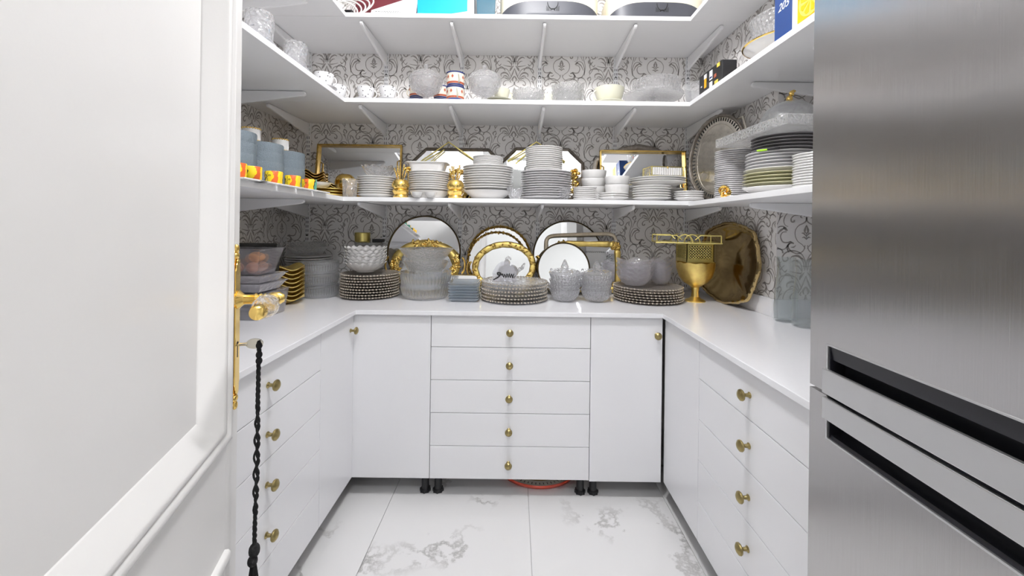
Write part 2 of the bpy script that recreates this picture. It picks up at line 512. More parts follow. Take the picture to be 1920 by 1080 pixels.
# ------------------------------------------------------------------ wallpaper print: a half-drop damask of scrolls
U = 1.0 / 10.8 / 314.3
MOTIF = [  # (points right of the axis, start width, mid width, end width)
    ([(0, -70), (20, -10), (60, 90), (110, 185)], 6, 26, 10),
    ([(60, 120), (95, 40), (150, -45), (270, -72), (360, -50), (385, 0), (370, 25)], 8, 17, 20),
    ([(90, 160), (130, 60), (200, 20), (270, 50), (268, 105)], 6, 34, 10),
    ([(95, 170), (150, 100), (205, 85), (235, 120)], 6, 24, 6),
    ([(110, 175), (165, 140), (195, 150)], 6, 16, 5),
    ([(110, 150), (200, 120), (285, 160), (328, 250), (310, 320), (265, 345)], 8, 15, 8),
    ([(120, 180), (180, 185), (222, 230), (215, 275), (180, 272), (178, 248)], 8, 22, 20),
    ([(0, 90), (40, 150), (25, 200)], 20, 34, 10),
    ([(60, 160), (85, 200), (60, 220)], 8, 22, 8),
    ([(0, 205), (10, 262), (50, 296), (112, 328), (158, 395), (160, 480), (122, 556), (58, 604), (14, 660)], 22, 13, 10),
    ([(0, 320), (16, 365), (24, 415), (0, 440)], 8, 34, 8),
    ([(6, 480), (38, 440), (72, 438)], 6, 24, 5),
    ([(0, 530), (30, 495), (62, 505)], 8, 22, 5),
    ([(0, 440), (0, 520)], 8, 8, 8),
    ([(275, 395), (330, 345), (410, 360), (462, 470), (458, 580), (400, 660), (320, 672), (268, 620)], 10, 17, 10),
    ([(285, 420), (345, 430), (372, 490), (340, 565), (270, 575), (225, 560), (205, 590)], 10, 20, 14),
    ([(290, 360), (340, 380), (400, 430), (440, 520)], 6, 30, 8),
    ([(330, 350), (300, 390), (270, 400)], 22, 26, 8),
    ([(615, 170), (600, 125), (545, 105), (475, 150), (440, 250), (462, 350), (485, 450)], 22, 15, 12),
    ([(485, 450), (470, 540), (460, 620)], 10, 18, 8),
    ([(475, 220), (500, 250), (480, 300)], 5, 24, 5),
    ([(395, 95), (420, 130), (400, 180)], 5, 26, 6),
    ([(350, 130), (375, 175), (395, 250), (430, 330)], 22, 12, 8),
    ([(340, 190), (380, 215), (390, 250)], 6, 24, 6),
    ([(560, 300), (545, 350), (570, 390)], 6, 28, 6),
    ([(640, 340), (600, 380), (570, 430), (600, 520)], 8, 26, 8),
    ([(620, 420), (650, 440), (680, 400)], 6, 22, 6),
    ([(560, 620), (600, 560), (660, 470), (720, 480), (760, 540)], 8, 16, 18),
    ([(540, 690), (575, 650), (600, 690)], 6, 26, 6),
    ([(18, 610), (42, 690), (130, 735), (228, 690), (262, 620), (215, 575), (180, 590)], 12, 18, 20),
    ([(225, 560), (275, 640), (250, 720)], 6, 30, 8),
    ([(150, 610), (180, 640), (225, 640)], 5, 20, 5),
    ([(20, 980), (8, 860), (70, 735), (190, 690), (300, 725), (345, 795), (312, 845), (262, 820), (272, 785)], 10, 18, 24),
    ([(30, 960), (40, 850), (110, 770), (200, 775), (235, 820)], 6, 32, 8),
    ([(50, 975), (80, 880), (150, 830), (205, 850)], 6, 30, 8),
    ([(60, 990), (105, 920), (160, 905)], 6, 22, 6),
    ([(70, 930), (60, 1010), (140, 1010), (230, 990)], 6, 20, 6),
    ([(0, 930), (14, 850), (60, 790)], 10, 14, 8),
    ([(0, 900), (25, 920), (60, 905)], 10, 16, 6),
    ([(380, 880), (410, 800), (480, 760)], 6, 22, 6),
    ([(330, 980), (380, 900), (360, 850)], 6, 26, 6),
    ([(20, 1000), (70, 1060), (95, 1110)], 8, 40, 16),
]
def ribbons():
    out = []
    for pts, a, b, c in MOTIF:
        P = catmull(pts, 4)
        n = len(P)
        L_, R_ = [], []
        for i in range(n):
            p, q = P[max(i - 1, 0)], P[min(i + 1, n - 1)]
            dx, dy = q[0] - p[0], q[1] - p[1]
            l = math.hypot(dx, dy) or 1
            t = i / (n - 1)
            w = (a + (b - a) * t * 2 if t < 0.5 else b + (c - b) * (t - 0.5) * 2) * 0.5
            L_.append((P[i][0] - dy / l * w, P[i][1] + dx / l * w))
            R_.append((P[i][0] + dy / l * w, P[i][1] - dx / l * w))
        out.append((L_, R_))
    return out
RIB = ribbons()
HALF, VREP = 950 * U, 1120 * U
def wallpaper(wallobj, s0, s1, z0, z1, axis0, peak, to3):
    mb = MB()
    i0 = int(math.floor((s0 - axis0) / HALF)) - 1
    i1 = int(math.ceil((s1 - axis0) / HALF)) + 1
    for i in range(i0, i1 + 1):
        ax = axis0 + i * HALF
        off = peak - (VREP / 2 if i % 2 else 0)
        j0 = int(math.floor((off - z1) / VREP)) - 2; j1 = int(math.ceil((off - z0) / VREP)) + 1
        for j in range(j0, j1 + 1):
            zt = off - j * VREP
            for sg in (-1, 1):
                for L_, R_ in RIB:
                    Pl = [(ax + sg * p[0] * U, zt - p[1] * U) for p in L_]
                    Pr = [(ax + sg * p[0] * U, zt - p[1] * U) for p in R_]
                    if not any(s0 < p[0] < s1 and z0 < p[1] < z1 for p in Pl): continue
                    base = len(mb.v); ok = []
                    for l, r in zip(Pl, Pr):
                        mb.v.append(to3(*l)); mb.v.append(to3(*r))
                        ok.append(all(s0 < p[0] < s1 and z0 < p[1] < z1 for p in (l, r)))
                    for k in range(len(Pl) - 1):
                        if ok[k] and ok[k + 1]:
                            q = base + 2 * k
                            mb.f.append((q, q + 1, q + 3, q + 2))
    me = bpy.data.meshes.new('wallpaper_print')
    me.from_pydata(mb.v, [], mb.f)
    me.materials.append(M['print'])
    o = bpy.data.objects.new('wallpaper_print', me)
    COL.objects.link(o); o.parent = wallobj; o['kind'] = 'stuff'
    o['label'] = 'grey brown damask scroll print on the wallpaper'
E = 0.0006
AX_B = X(1225, YB)
PK = Z(1225, 397, YB)
wallpaper(w_back, XL, XR, CT, CEIL, AX_B, PK, lambda s, z: (s, YB - E, z))
AX_L = YB + ((AX_B - XL) % HALF)          # the paper runs on round the corner
kB = int(math.floor((XL - AX_B) / HALF)) + 1
wallpaper(w_left, 0.7, YB, CT, CEIL, 2 * HALF * 20 + (YB + (AX_B + kB * HALF - XL)) - 2 * HALF * 20, PK - (VREP / 2 if kB % 2 else 0), lambda s, z: (XL + E, s, z))
kR = int(math.ceil((XR - AX_B) / HALF))
wallpaper(w_right, YRET, YB, CT, CEIL, YB - (AX_B + kR * HALF - XR), PK - (VREP / 2 if kR % 2 else 0), lambda s, z: (XR - E, s, z))
wallpaper(w_right, XR, XR2, CT, CEIL, X(1512, YRET), Z(1512, 465, YRET) + 650 * U, lambda s, z: (s, YRET - E, z))

wallpaper(w_right2, 0.75, YRET, CT, CEIL, 1.25, PK, lambda s, z: (XR2 - E, s, z))
# ------------------------------------------------------------------ shelves, uprights, brackets
def boards(zt, nm):
    left = [(XL + 0.002, 0.30), (SXL, 0.30), (SXL, SY), (XL + 0.002, SY)]
    back = [(XL + 0.002, SY + 0.001), (XR - 0.002, SY + 0.001), (XR - 0.002, YB - 0.002), (XL + 0.002, YB - 0.002)]
    right = [(SXR, 0.86), (XR2 - 0.002, 0.86), (XR2 - 0.002, YRET - 0.002), (XR - 0.002, YRET - 0.002), (XR - 0.002, SY), (SXR, SY)]
    for poly, side in ((left, 'left wall'), (back, 'back wall'), (right, 'right wall')):
        dz = -0.004 if side == 'right wall' and nm == 'lowest' else 0.0
        o = MB().prism(poly, 'z', zt - ST + dz, zt + dz).build('shelf_board', 'shelf', smooth=False, bevel=0.0012)
        tag(o, 'white melamine shelf board along the %s, %s of its three' % (side, nm), 'shelf', 'white wall shelves')
boards(S1, 'topmost'); boards(S2, 'middle'); boards(S3, 'lowest')

def bracket_mesh():
    L_ = 0.40
    poly = [(0.0, -0.002), (L_ - 0.006, -0.002), (L_, -0.008), (L_, -0.017), (L_ - 0.010, -0.023), (0.03, -0.072), (0.0, -0.078)]
    mb = MB().prism(poly, 'y', -0.007, 0.007)
    return mb
def upright(loc, rz, z0, z1, label):
    t = thing('shelf_upright', label, 'rail', (loc[0], loc[1], z0), (0, 0, rz), 'slotted white shelf uprights')
    MB().box(0.0, 0.011, -0.0125, 0.0125, 0, z1 - z0).build('rail', 'metal_white', t, smooth=False, bevel=0.0015)
    mb = MB(); z = 0.02
    while z < z1 - z0 - 0.02:
        for yy in (-0.0055, 0.0055):
            mb.box(0.0106, 0.0114, yy - 0.0016, yy + 0.0016, z, z + 0.015)
        z += 0.025
    mb.build('slots', 'slot', t, smooth=False, kind='stuff')
    for z in (0.30, 0.78, 1.26):
        MB().lathe([(0, 0.0), (0.0042, 0), (0.0042, 0.002), (0, 0.003)], 10, mx=Matrix.Translation((0.0112, 0, z)) @ Matrix.Rotation(PI / 2, 4, 'Y')).build('screw', 'slot', t)
    return t
br0 = None
def bracket(loc, rz, label):
    global br0
    if br0 is None:
        o = bracket_mesh().build('shelf_bracket', 'metal_white', smooth=False, bevel=0.003); br0 = o
    else:
        o = br0.copy(); COL.objects.link(o)
    o.location = loc; o.rotation_euler = (0, 0, rz)
    tag(o, label, 'bracket', 'white shelf brackets')
UPX = [-1.235, -0.777, -0.328, 0.134, 0.586, 1.015]
NTH = ['first', 'second', 'third', 'fourth', 'fifth', 'sixth']
ZU0, ZU1 = CT + 0.004, 2.50
def spot(where, zt):
    return {S1: 'topmost', S2: 'middle', S3: 'lowest'}[zt]
for k, ux in enumerate(UPX):
    upright((ux, YB - 0.0008, 0), -PI / 2, ZU0, ZU1, 'white slotted steel upright on the back wall, %s from the left wall' % NTH[k])
    for zt in (S1, S2, S3):
        bracket((ux, YB - 0.0115, zt - ST), -PI / 2, 'white bracket under the %s back shelf, %s from the left wall' % (spot('back', zt), NTH[k]))
for k, y in enumerate((1.83, 1.10)):
    upright((XL + 0.0008, y, 0), 0, ZU0, ZU1, 'white slotted upright on the left wall, %s from the back corner' % NTH[k])
    for zt in (S1, S2, S3):
        bracket((XL + 0.0115, y, zt - ST), 0, 'white bracket under the %s left shelf, %s from the back corner' % (spot('left', zt), NTH[k]))
for k, y in enumerate((1.645, 1.30)):
    upright((XR2 - 0.0008, y, 0), PI, ZU0, ZU1, 'white slotted upright on the right recess wall, %s from the back corner' % NTH[k])
    for zt in (S1, S2, S3):
        bracket((XR2 - 0.0115, y, zt - ST - (0.004 if zt == S3 else 0)), PI, 'white bracket under the %s right shelf, %s from the back corner' % (spot('right', zt), NTH[k]))

# ------------------------------------------------------------------ base cabinets and worktop
ov = 0.017
ctp = thing('worktop', 'white quartz worktop running round three walls of the pantry', 'worktop')
YF = 0.835
poly = [(XL + 0.002, YF), (XCL + ov, YF), (XCL + ov, YCAB - ov), (XCR - ov, YCAB - ov), (XCR - ov, YF), (XR2 - 0.002, YF), (XR2 - 0.002, YRET - 0.002), (XR - 0.002, YRET - 0.002), (XR - 0.002, YB - 0.002), (XL + 0.002, YB - 0.002)]
mb = MB().prism(poly, 'z', CT - 0.019, CT)
mb.build('slab', 'quartz', ctp, smooth=False, bevel=0.0015)
UH = 0.078
for a in ((XR - 0.016, XR - 0.001, YRET - 0.0005, YB - 0.002), (XR - 0.016, XR2 - 0.003, YRET - 0.016, YRET - 0.001), (XR2 - 0.018, XR2 - 0.003, YF, YRET - 0.017)):
    tag(MB().box(*a, CT + 0.0004, CT + UH).build('upstand', 'quartz', smooth=False, bevel=0.001), 'white quartz upstand strip behind the worktop, ' + ('behind the brass tray' if a[3] > YRET + 0.1 else 'behind the glass vases' if a[1] - a[0] > 0.1 else 'on the recess wall'), 'upstand')

def knob_mb():
    pr = [(0, 0), (0.0085, 0), (0.009, 0.0015), (0.0055, 0.005), (0.0048, 0.014), (0.008, 0.018), (0.0145, 0.0205), (0.0162, 0.0235), (0.0155, 0.0275), (0.011, 0.031), (0.0105, 0.0315), (0.005, 0.0338), (0, 0.0343)]
    return MB().lathe(pr, 24)
knob_src = None
def knob(loc, direction, parent):
    """direction: the way the knob points, 'y-' 'x+' 'x-'"""
    global knob_src
    if knob_src is None:
        o = knob_mb().build('knob', 'brass_old', None); knob_src = o
    else:
        o = knob_src.copy(); COL.objects.link(o)
    o.parent = parent; o.location = loc
    o.rotation_euler = {'y-': (PI / 2, 0, 0), 'x+': (0, PI / 2, 0), 'x-': (0, -PI / 2, 0)}[direction]
    return o
ROWS = [(0.6652, 0.8025), (0.5208, 0.6630), (0.3764, 0.5186), (0.2320, 0.3742), (0.0870, 0.2298)]
FT = 0.018
def leg(x, y, parent):
    mb = MB().lathe([(0.0, 0.0), (0.022, 0.0), (0.022, 0.012), (0.0165, 0.016), (0.0165, 0.105), (0.0, 0.105)], 16)
    for k in range(8):
        g = 2 * PI * k / 8
        mb.box(-0.003, 0.003, 0.0185, 0.0245, 0.0, 0.012, Matrix.Rotation(g, 4, 'Z'))
    o = mb.build('leg', 'black_plastic', parent); o.location = (x, y, 0)
    return o
def front(name, parent, rect, plane):
    a, b, z0, z1 = rect
    mb = MB()
    if plane == 'y': mb.box(a, b, YCAB, YCAB + FT, z0, z1)
    elif plane == 'x+': mb.box(XCL - FT, XCL, a, b, z0, z1)
    else: mb.box(XCR, XCR + FT, a, b, z0, z1)
    return mb.build(name, 'lacquer', parent, smooth=False, bevel=0.0012)
G = 0.0012
# back run: drawer unit in the middle, a door unit on each side
CX0, CX1 = -0.363, 0.337
t = thing('drawer_cabinet', 'wide white cabinet of five drawers under the back worktop', 'cabinet')
MB().box(CX0 + 0.002, CX1 - 0.002, YCAB + FT + 0.001, YB - 0.03, 0.100, CT - 0.0195).build('body', 'carcass', t, smooth=False)
for z0, z1 in ROWS:
    d = front('drawer', t, (CX0 + G, CX1 - G, z0, z1), 'y')
    knob((X(956, YCAB) + 0.006, YCAB, (z0 + z1) / 2), 'y-', d)
for x in (CX0 + 0.030, CX1 - 0.030):
    leg(x, 1.835, t)
t = thing('door_cabinet', 'white door cabinet without a front knob left of the wide drawers', 'cabinet')
MB().box(XCL + 0.004, CX0 - 0.002, YCAB + FT + 0.001, YB - 0.03, 0.100, CT - 0.0195).build('body', 'carcass', t, smooth=False)
front('door', t, (XCL - 0.017, CX0 - G, 0.087, 0.8025), 'y')
leg(CX0 - 0.028, 1.835, t)
t = thing('door_cabinet', 'white door cabinet with one round knob in its upper corner', 'cabinet')
MB().box(CX1 + 0.002, XCR - 0.012, YCAB + FT + 0.001, YB - 0.03, 0.100, CT - 0.0195).build('body', 'carcass', t, smooth=False)
d = front('door', t, (CX1 + G, XCR - 0.010, 0.082, 0.8025), 'y')
knob((X(1231, YCAB, 628), YCAB, Z(1231, 628, YCAB)), 'y-', d)
leg(CX1 + 0.028, 1.835, t)
# side runs
for side in ('left', 'right'):
    ys = 1.483 if side == 'left' else 1.448
    pl = 'x+' if side == 'left' else 'x-'
    bx = (XL + 0.02, XCL - FT - 0.001) if side == 'left' else (XCR + FT + 0.001, XR - 0.02)
    xs = XCL if side == 'left' else XCR
    t = thing('drawer_cabinet', 'white cabinet of five drawers with brass knobs beside the %s' % ('open door' if side == 'left' else 'refrigerator'), 'cabinet')
    MB().box(*bx, 0.842, ys - 0.002, 0.100, CT - 0.0195).build('body', 'carcass', t, smooth=False)
    for z0, z1 in ROWS:
        d = front('drawer', t, (0.84, ys - G, z0, z1), pl)
        knob((xs, 1.165 if side == 'left' else 1.137, (z0 + z1) / 2), pl, d)
    lx = (XCL - 0.13, XCL - 0.5) if side == 'left' else (XCR + 0.12, XR - 0.08)
    for x in lx:
        for y in (0.92, ys - 0.06): leg(x, y, t)
    t = thing('corner_cabinet', 'narrow white corner cabinet front beside the %s drawers' % ('open door\'s' if side == 'left' else 'refrigerator\'s'), 'cabinet')
    y1 = YCAB - (0.0008 if side == 'left' else 0.004)
    MB().box(*bx, ys + 0.002, y1 - 0.004, 0.100, CT - 0.0195).build('body', 'carcass', t, smooth=False)
    d = front('door', t, (ys + G, y1, 0.087, 0.8025), pl)
    if side == 'left':
        knob((xs, 1.748, Z(661, 620, 1.748)), pl, d)
    for x in lx:
        leg(x, ys + 0.2, t)

# ------------------------------------------------------------------ the open door
def rect_frame(mb, t0, t1, z0, z1, prof):
    """mitred moulding: profile of (inset, height) swept round a rectangle in the local x-z plane, height along +y"""
    n = len(prof); vs = []
    for w, h in prof:
        vs += [(t0 + w, h, z0 + w), (t1 - w, h, z0 + w), (t1 - w, h, z1 - w), (t0 + w, h, z1 - w)]
    fs = []
    for i in range(n - 1):
        for k in range(4):
            fs.append((i * 4 + k, i * 4 + (k + 1) % 4, (i + 1) * 4 + (k + 1) % 4, (i + 1) * 4 + k))
    return mb.add(vs, fs)
DR = struct_root('door_1')
DR.location = (-0.5426, 0.801, 0); DR.rotation_euler = (0, 0, math.atan2(-0.96, 0.279))
DW = 0.80
for a in ((0, 0.0555), (DW - 0.0555, DW)):
    MB().box(a[0], a[1], -0.04, 0, 0.01, 2.06).build('stile', 'door_paint', DR, smooth=False, bevel=0.0015)
for z0, z1 in ((0.01, 0.121), (0.596, 0.801), (1.949, 2.06)):
    MB().box(0.0557, DW - 0.0557, -0.04, 0, z0, z1).build('rail', 'door_paint', DR, smooth=False)
PR = [(0.0, -0.002), (0.0, 0.006), (0.003, 0.011), (0.008, 0.0125), (0.013, 0.011), (0.016, 0.006), (0.018, 0.005), (0.020, 0.008), (0.024, 0.0085), (0.028, 0.005), (0.030, 0.003), (0.056, -0.022), (0.060, -0.027)]
for z0, z1 in ((0.80, 1.95), (0.12, 0.597)):
    rect_frame(MB(), 0.055, DW - 0.055, z0, z1, PR).build('moulding', 'door_paint', DR, angle=60)
    MB().box(0.055, DW - 0.055, -0.036, -0.0245, z0, z1).build('panel', 'door_paint', DR, smooth=False)
# lock plate, lever handle
pts = []
half = [(0.0, 0.155), (0.006, 0.150), (0.007, 0.144), (0.012, 0.142), (0.013, 0.134), (0.019, 0.128), (0.0195, 0.118), (0.0185, 0.10), (0.0185, 0.0)]
hp = half + [(x, -z) for x, z in half[::-1][1:]]
poly = [(0.0275 + x, 1.0 + z) for x, z in hp] + [(0.0275 - x, 1.0 + z) for x, z in hp[::-1][1:-1]]
lp = MB().prism(poly, 'y', 0.0, 0.0045).build('lock_plate', 'gold', DR, smooth=False, bevel=0.0015)
ip = [(0.0275 + (x - 0.0275) * 0.62, 1.0 + (z - 1.0) * 0.84) for x, z in poly]
MB().prism(ip, 'y', 0.0046, 0.0075).build('raised_field', 'gold', lp, smooth=False, bevel=0.0015)
for z in (1.149, 0.851):
    mb = MB(); mb.ball((0.0275, 0.004, z), (0.006, 0.005, 0.009)); mb.ball((0.0275, 0.004, z - math.copysign(0.013, z - 1)), (0.010, 0.005, 0.007))
    mb.build('finial', 'gold', lp)
mb = MB().box(0.0262, 0.0288, 0.0076, 0.0079, 0.942, 0.968); mb.lathe([(0, 0), (0.0042, 0), (0.0042, 0.0004), (0, 0.0004)], 14, mx=Matrix.Translation((0.0275, 0.0076, 0.968)) @ Matrix.Rotation(-PI / 2, 4, 'X'))
mb.build('keyhole', 'slot', lp)
hz_ = 1.052
RY = Matrix.Rotation(-PI / 2, 4, 'X')
hd = MB().lathe([(0, 0), (0.017, 0), (0.018, 0.005), (0.013, 0.010), (0.0095, 0.014), (0.0095, 0.030), (0.0115, 0.033), (0.0085, 0.037), (0.011, 0.041), (0.0085, 0.045), (0.011, 0.049), (0.009, 0.053), (0.0125, 0.060), (0.0125, 0.074), (0.007, 0.082), (0, 0.084)], 24, mx=Matrix.Translation((0.0275, 0.0046, hz_)) @ RY).build('handle', 'gold', DR)
RX = Matrix.Rotation(PI / 2, 4, 'Y')
MB().lathe([(0, 0), (0.012, 0), (0.0135, 0.004), (0.0105, 0.012), (0.014, 0.018), (0.012, 0.022), (0, 0.024)], 24, mx=Matrix.Translation((0.030, 0.070, hz_ - 0.002)) @ RX).build('collar', 'gold', hd)
MB().lathe([(0, 0), (0.011, 0.001), (0.019, 0.014), (0.021, 0.026), (0.019, 0.042), (0.012, 0.052), (0, 0.053)], 12, mod=lambda t, i, r, z: (r * (1 + 0.05 * math.cos(12 * t)), z), mx=Matrix.Translation((0.053, 0.069, hz_ - 0.005)) @ RX).build('crystal_grip', 'crystal', hd, angle=15)
MB().lathe([(0, 0), (0.008, 0), (0.013, 0.006), (0.0145, 0.014), (0.012, 0.023), (0.006, 0.027), (0, 0.0275)], 24, mx=Matrix.Translation((0.105, 0.068, hz_ - 0.008)) @ RX).build('end_knob', 'gold', hd)
# key with a long black cord
kw = DR.matrix_basis
def dw(p):
    c, s_ = 0.279, 0.96
    return Vector((-0.5426 + p[0] * 0.279 + p[1] * 0.96, 0.801 - p[0] * 0.96 + p[1] * 0.279, p[2]))
kt = thing('key', 'nickel key in the door lock with a long knotted black cord', 'key', dw((0.0275, 0.008, 0.966)), DR.rotation_euler)
MB().tube([(0, 0, 0), (0, 0.016, 0)], 0.003, 10).build('shaft', 'nickel', kt)
MB().lathe([(0, -0.0012), (0.013, -0.0012), (0.013, 0.0012), (0, 0.0012)], 24, mx=Matrix.Translation((0, 0.028, 0)) @ Matrix.Diagonal((1, 1.15, 0.75, 1)) @ Matrix.Rotation(PI / 2, 4, 'Y')).build('bow', 'nickel', kt)
cord = MB()
for ph, off in ((0, -1), (2.1, 1), (4.2, 1)):
    path = []
    for k in range(90):
        f = k / 89.0
        z = 0.006 - 0.40 * f
        spread = 0.004 * math.sin(PI * min(max((f - 0.28) / 0.62, 0), 1))
        g = ph + f * 75
        path.append((0.0022 * math.cos(g) + off * spread * 0.9, 0.036 + 0.0022 * math.sin(g) + off * spread * 0.8 - 0.004 * f, z))
    cord.tube(path, 0.0021, 6)
cord.build('cord', 'cord', kt)
mb = MB()
for z in (-0.004, -0.022, -0.034): mb.ball((0, 0.036, z), (0.006, 0.006, 0.007))
mb.ball((0, 0.032, -0.400), (0.010, 0.010, 0.014)); mb.ball((0.003, 0.030, -0.418), (0.009, 0.009, 0.011))
mb.build('knots', 'cord', kt, kind='stuff')
mb = MB()
for k in range(34):
    g = random.uniform(0, 6.28); r = random.uniform(0.0, 0.010)
    mb.tube([(0.3 * r * math.cos(g), 0.031 + 0.3 * r * math.sin(g), -0.415), (r * math.cos(g), 0.031 + r * math.sin(g), -0.46), (r * 1.3 * math.cos(g), 0.031 + 1.3 * r * math.sin(g), -0.51)], 0.0012, 5)
mb.build('tassel', 'cord', kt, kind='stuff')

# ------------------------------------------------------------------ refrigerator
FR = thing('refrigerator', 'tall brushed steel refrigerator with two doors and black recessed handles', 'refrigerator', (0.60, 0.822, 0), (0, 0, math.atan2(-1, -0.026)))
FW, FH = 0.60, 1.86
MB().box(0.002, FW - 0.002, 0.066, 0.64, 0.03, FH - 0.01).build('body', 'fridge_trim', FR, smooth=False, bevel=0.004)
for x in (0.06, FW - 0.06):
    for y in (0.12, 0.58): MB().lathe([(0, 0), (0.02, 0), (0.02, 0.03), (0, 0.03)], 14, mx=Matrix.Translation((x, y, 0))).build('foot', 'black_plastic', FR)
def fridge_door(z0, z1, rz0, rz1, name):
    # slab with a notch for the grip, cut from its front
    x0 = 0.047
    mb = MB()
    mb.box(0, FW, 0.034, 0.062, z0, z1)
    d = mb.build(name, 'steel', FR, smooth=False)
    m2 = MB()
    m2.box(0, x0, 0, 0.034, z0, z1)
    a, b = (rz1, z1) if rz0 <= z0 + 0.02 else (z0, rz0)
    m2.box(x0, FW, 0, 0.034, a, b)
    m2.build('skin', 'steel', d, smooth=False, bevel=0.0)
    # black grip pocket with a curved floor
    po = []
    for k in range(7):
        g = k / 6 * PI / 2
        po.append((0.006 + 0.024 * math.sin(g), 0.012 * (1 - math.cos(g))))
    if rz0 <= z0 + 0.02:
        prof = [(0.002, rz1 - 0.001), (0.033, rz1 - 0.001), (0.033, z0 + 0.002), (0.030, z0 + 0.002)] + [(y, rz1 - 0.02 + zz * 0 - 0.0 - (0.012 - zz) * 0.6) for y, zz in po[::-1]]
    else:
        prof = [(0.002, rz0 + 0.001), (0.033, rz0 + 0.001), (0.033, z1 - 0.002), (0.030, z1 - 0.002)] + [(y, rz0 + 0.008 + (0.012 - (0.012 - zz)) * 1.0) for y, zz in po[::-1]]
    MB().prism([(p[0], p[1]) for p in prof], 'x', x0 + 0.001, FW - 0.002).build('grip_pocket', 'fridge_black', d, smooth=True)
    MB().box(x0 + 0.0005, x0 + 0.004, 0.002, 0.033, z0 + 0.002 if rz0 <= z0 + 0.02 else rz0 + 0.001, rz1 - 0.001 if rz0 <= z0 + 0.02 else z1 - 0.002).build('pocket_end', 'fridge_black', d, smooth=False)
    e = rz1 if rz0 <= z0 + 0.02 else rz0
    MB().box(x0 - 0.0022, FW, -0.0012, 0.004, e - 0.0012, e + 0.0022).build('pocket_trim', 'fridge_trim', d, smooth=False, bevel=0.0006)
    zz = sorted([e, z0 if rz0 <= z0 + 0.02 else z1])
    MB().box(x0 - 0.0022, x0 + 0.0012, -0.0012, 0.004, *zz).build('pocket_trim', 'fridge_trim', d, smooth=False, bevel=0.0006)
    return d
du = fridge_door(0.889, FH, 0.889, 0.980, 'upper_door')
dl = fridge_door(0.05, 0.883, 0.802, 0.883, 'lower_door')
MB().box(0.041, FW, -0.006, 0.003, 0.8875, 0.934).build('handle_bar', 'fridge_trim', du, smooth=False, bevel=0.0015)
MB().box(0.041, FW, -0.006, 0.003, 0.8395, 0.8805).build('handle_bar', 'fridge_trim', dl, smooth=False, bevel=0.0015)

# ------------------------------------------------------------------ pantry ceiling lamp and added hall fill lamp
t = thing('ceiling_lamp', 'small opal globe ceiling lamp above the pantry aisle', 'lamp', (0.02, 1.00, CEIL - 0.20))
MB().lathe([(0, 0.199), (0.06, 0.199), (0.062, 0.19), (0.035, 0.178), (0.03, 0.165), (0, 0.165)], 32).build('mount', 'metal_white', t)
MB().ball((0, 0, 0.085), 0.085, 32, 20).build('globe', 'lamp_glow', t)
t = thing('ceiling_lamp', 'wide flat fill lamp added on the unseen hallway ceiling', 'lamp', (0.1, -0.55, CEIL - 0.045))  # unseen fixture added to carry the hall fill light
MB().lathe([(0, 0.044), (0.232, 0.044), (0.235, 0.03), (0.226, 0.004), (0.22, 0.004), (0.22, 0.02), (0, 0.02)], 40).build('housing', 'metal_white', t)
MB().lathe([(0, 0.002), (0.218, 0.002), (0.218, 0.012), (0, 0.012)], 40).build('diffuser', 'hall_fill_glow', t)

# ------------------------------------------------------------------ makers for the crockery
def plate_mb(R, h=0.016, t=0.0032, n=36, lobes=0, amp=0.0):
    mod = (lambda a, i, r, z: (r * (1 + (amp * math.cos(lobes * a) if r > 0.8 * R else 0)), z)) if lobes else None
    pr = [(0, 0.0015), (0.50 * R, 0.0015), (0.53 * R, 0), (0.57 * R, 0), (0.60 * R, 0.002), (0.72 * R, 0.35 * h), (0.98 * R, h), (R, h + 0.4 * t), (0.99 * R, h + t), (0.72 * R, 0.35 * h + t), (0.60 * R, t + 0.001), (0, t)]
    return MB().lathe(pr, n, mod)
def bowl_mb(R, h, foot=0.45, t=0.003, n=36, curve=0.55, mod=None, steps=7, rim=0.0):
    out = []; ins = []
    f = foot * R
    for k in range(steps + 1):
        g = k / steps
        r = f + (R - f) * (g ** curve)
        z = 0.003 + (h - 0.003) * g
        if rim and g > 0.85: r += rim * (g - 0.85) / 0.15
        out.append((r, z)); ins.append((max(r - t, 0.001), z if k == steps else z + t * (1 - g)))
    pr = [(0, 0.002), (f * 0.9, 0.002), (f * 0.93, 0), (f, 0)] + out + ins[::-1][0:] + [(0, 0.003 + t)]
    return MB().lathe(pr, n, mod)
def ribs(k, a):
    return lambda t, i, r, z: (r * (1 + a * math.cos(k * t)), z)
def cup_handle(mb, R, z, size, thick=0.0035, ang=0.0):
    path = []
    for k in range(11):
        g = -PI / 2 + PI * k / 10
        path.append((R * 0.96 + size * math.cos(g) * 0.9, 0, z + size * math.sin(g)))
    return mb.tube(path, thick, 8, mx=Matrix.Rotation(ang, 4, 'Z'))
def mk(mb, name, m, label=None, cat=None, loc=None, group=None, rz=0.0, **kw):
    o = mb.build(name, m, **kw)
    if loc: o.location = loc
    o.rotation_euler = (0, 0, rz)
    if label: tag(o, label, cat, group)
    return o
def stack(R, count, loc, dz, m, label, group, h=0.016, name='plate', **kw):
    return piled(plate_mb(R, h, **kw).build(name, m), count, loc, dz, label, 'plate', group)

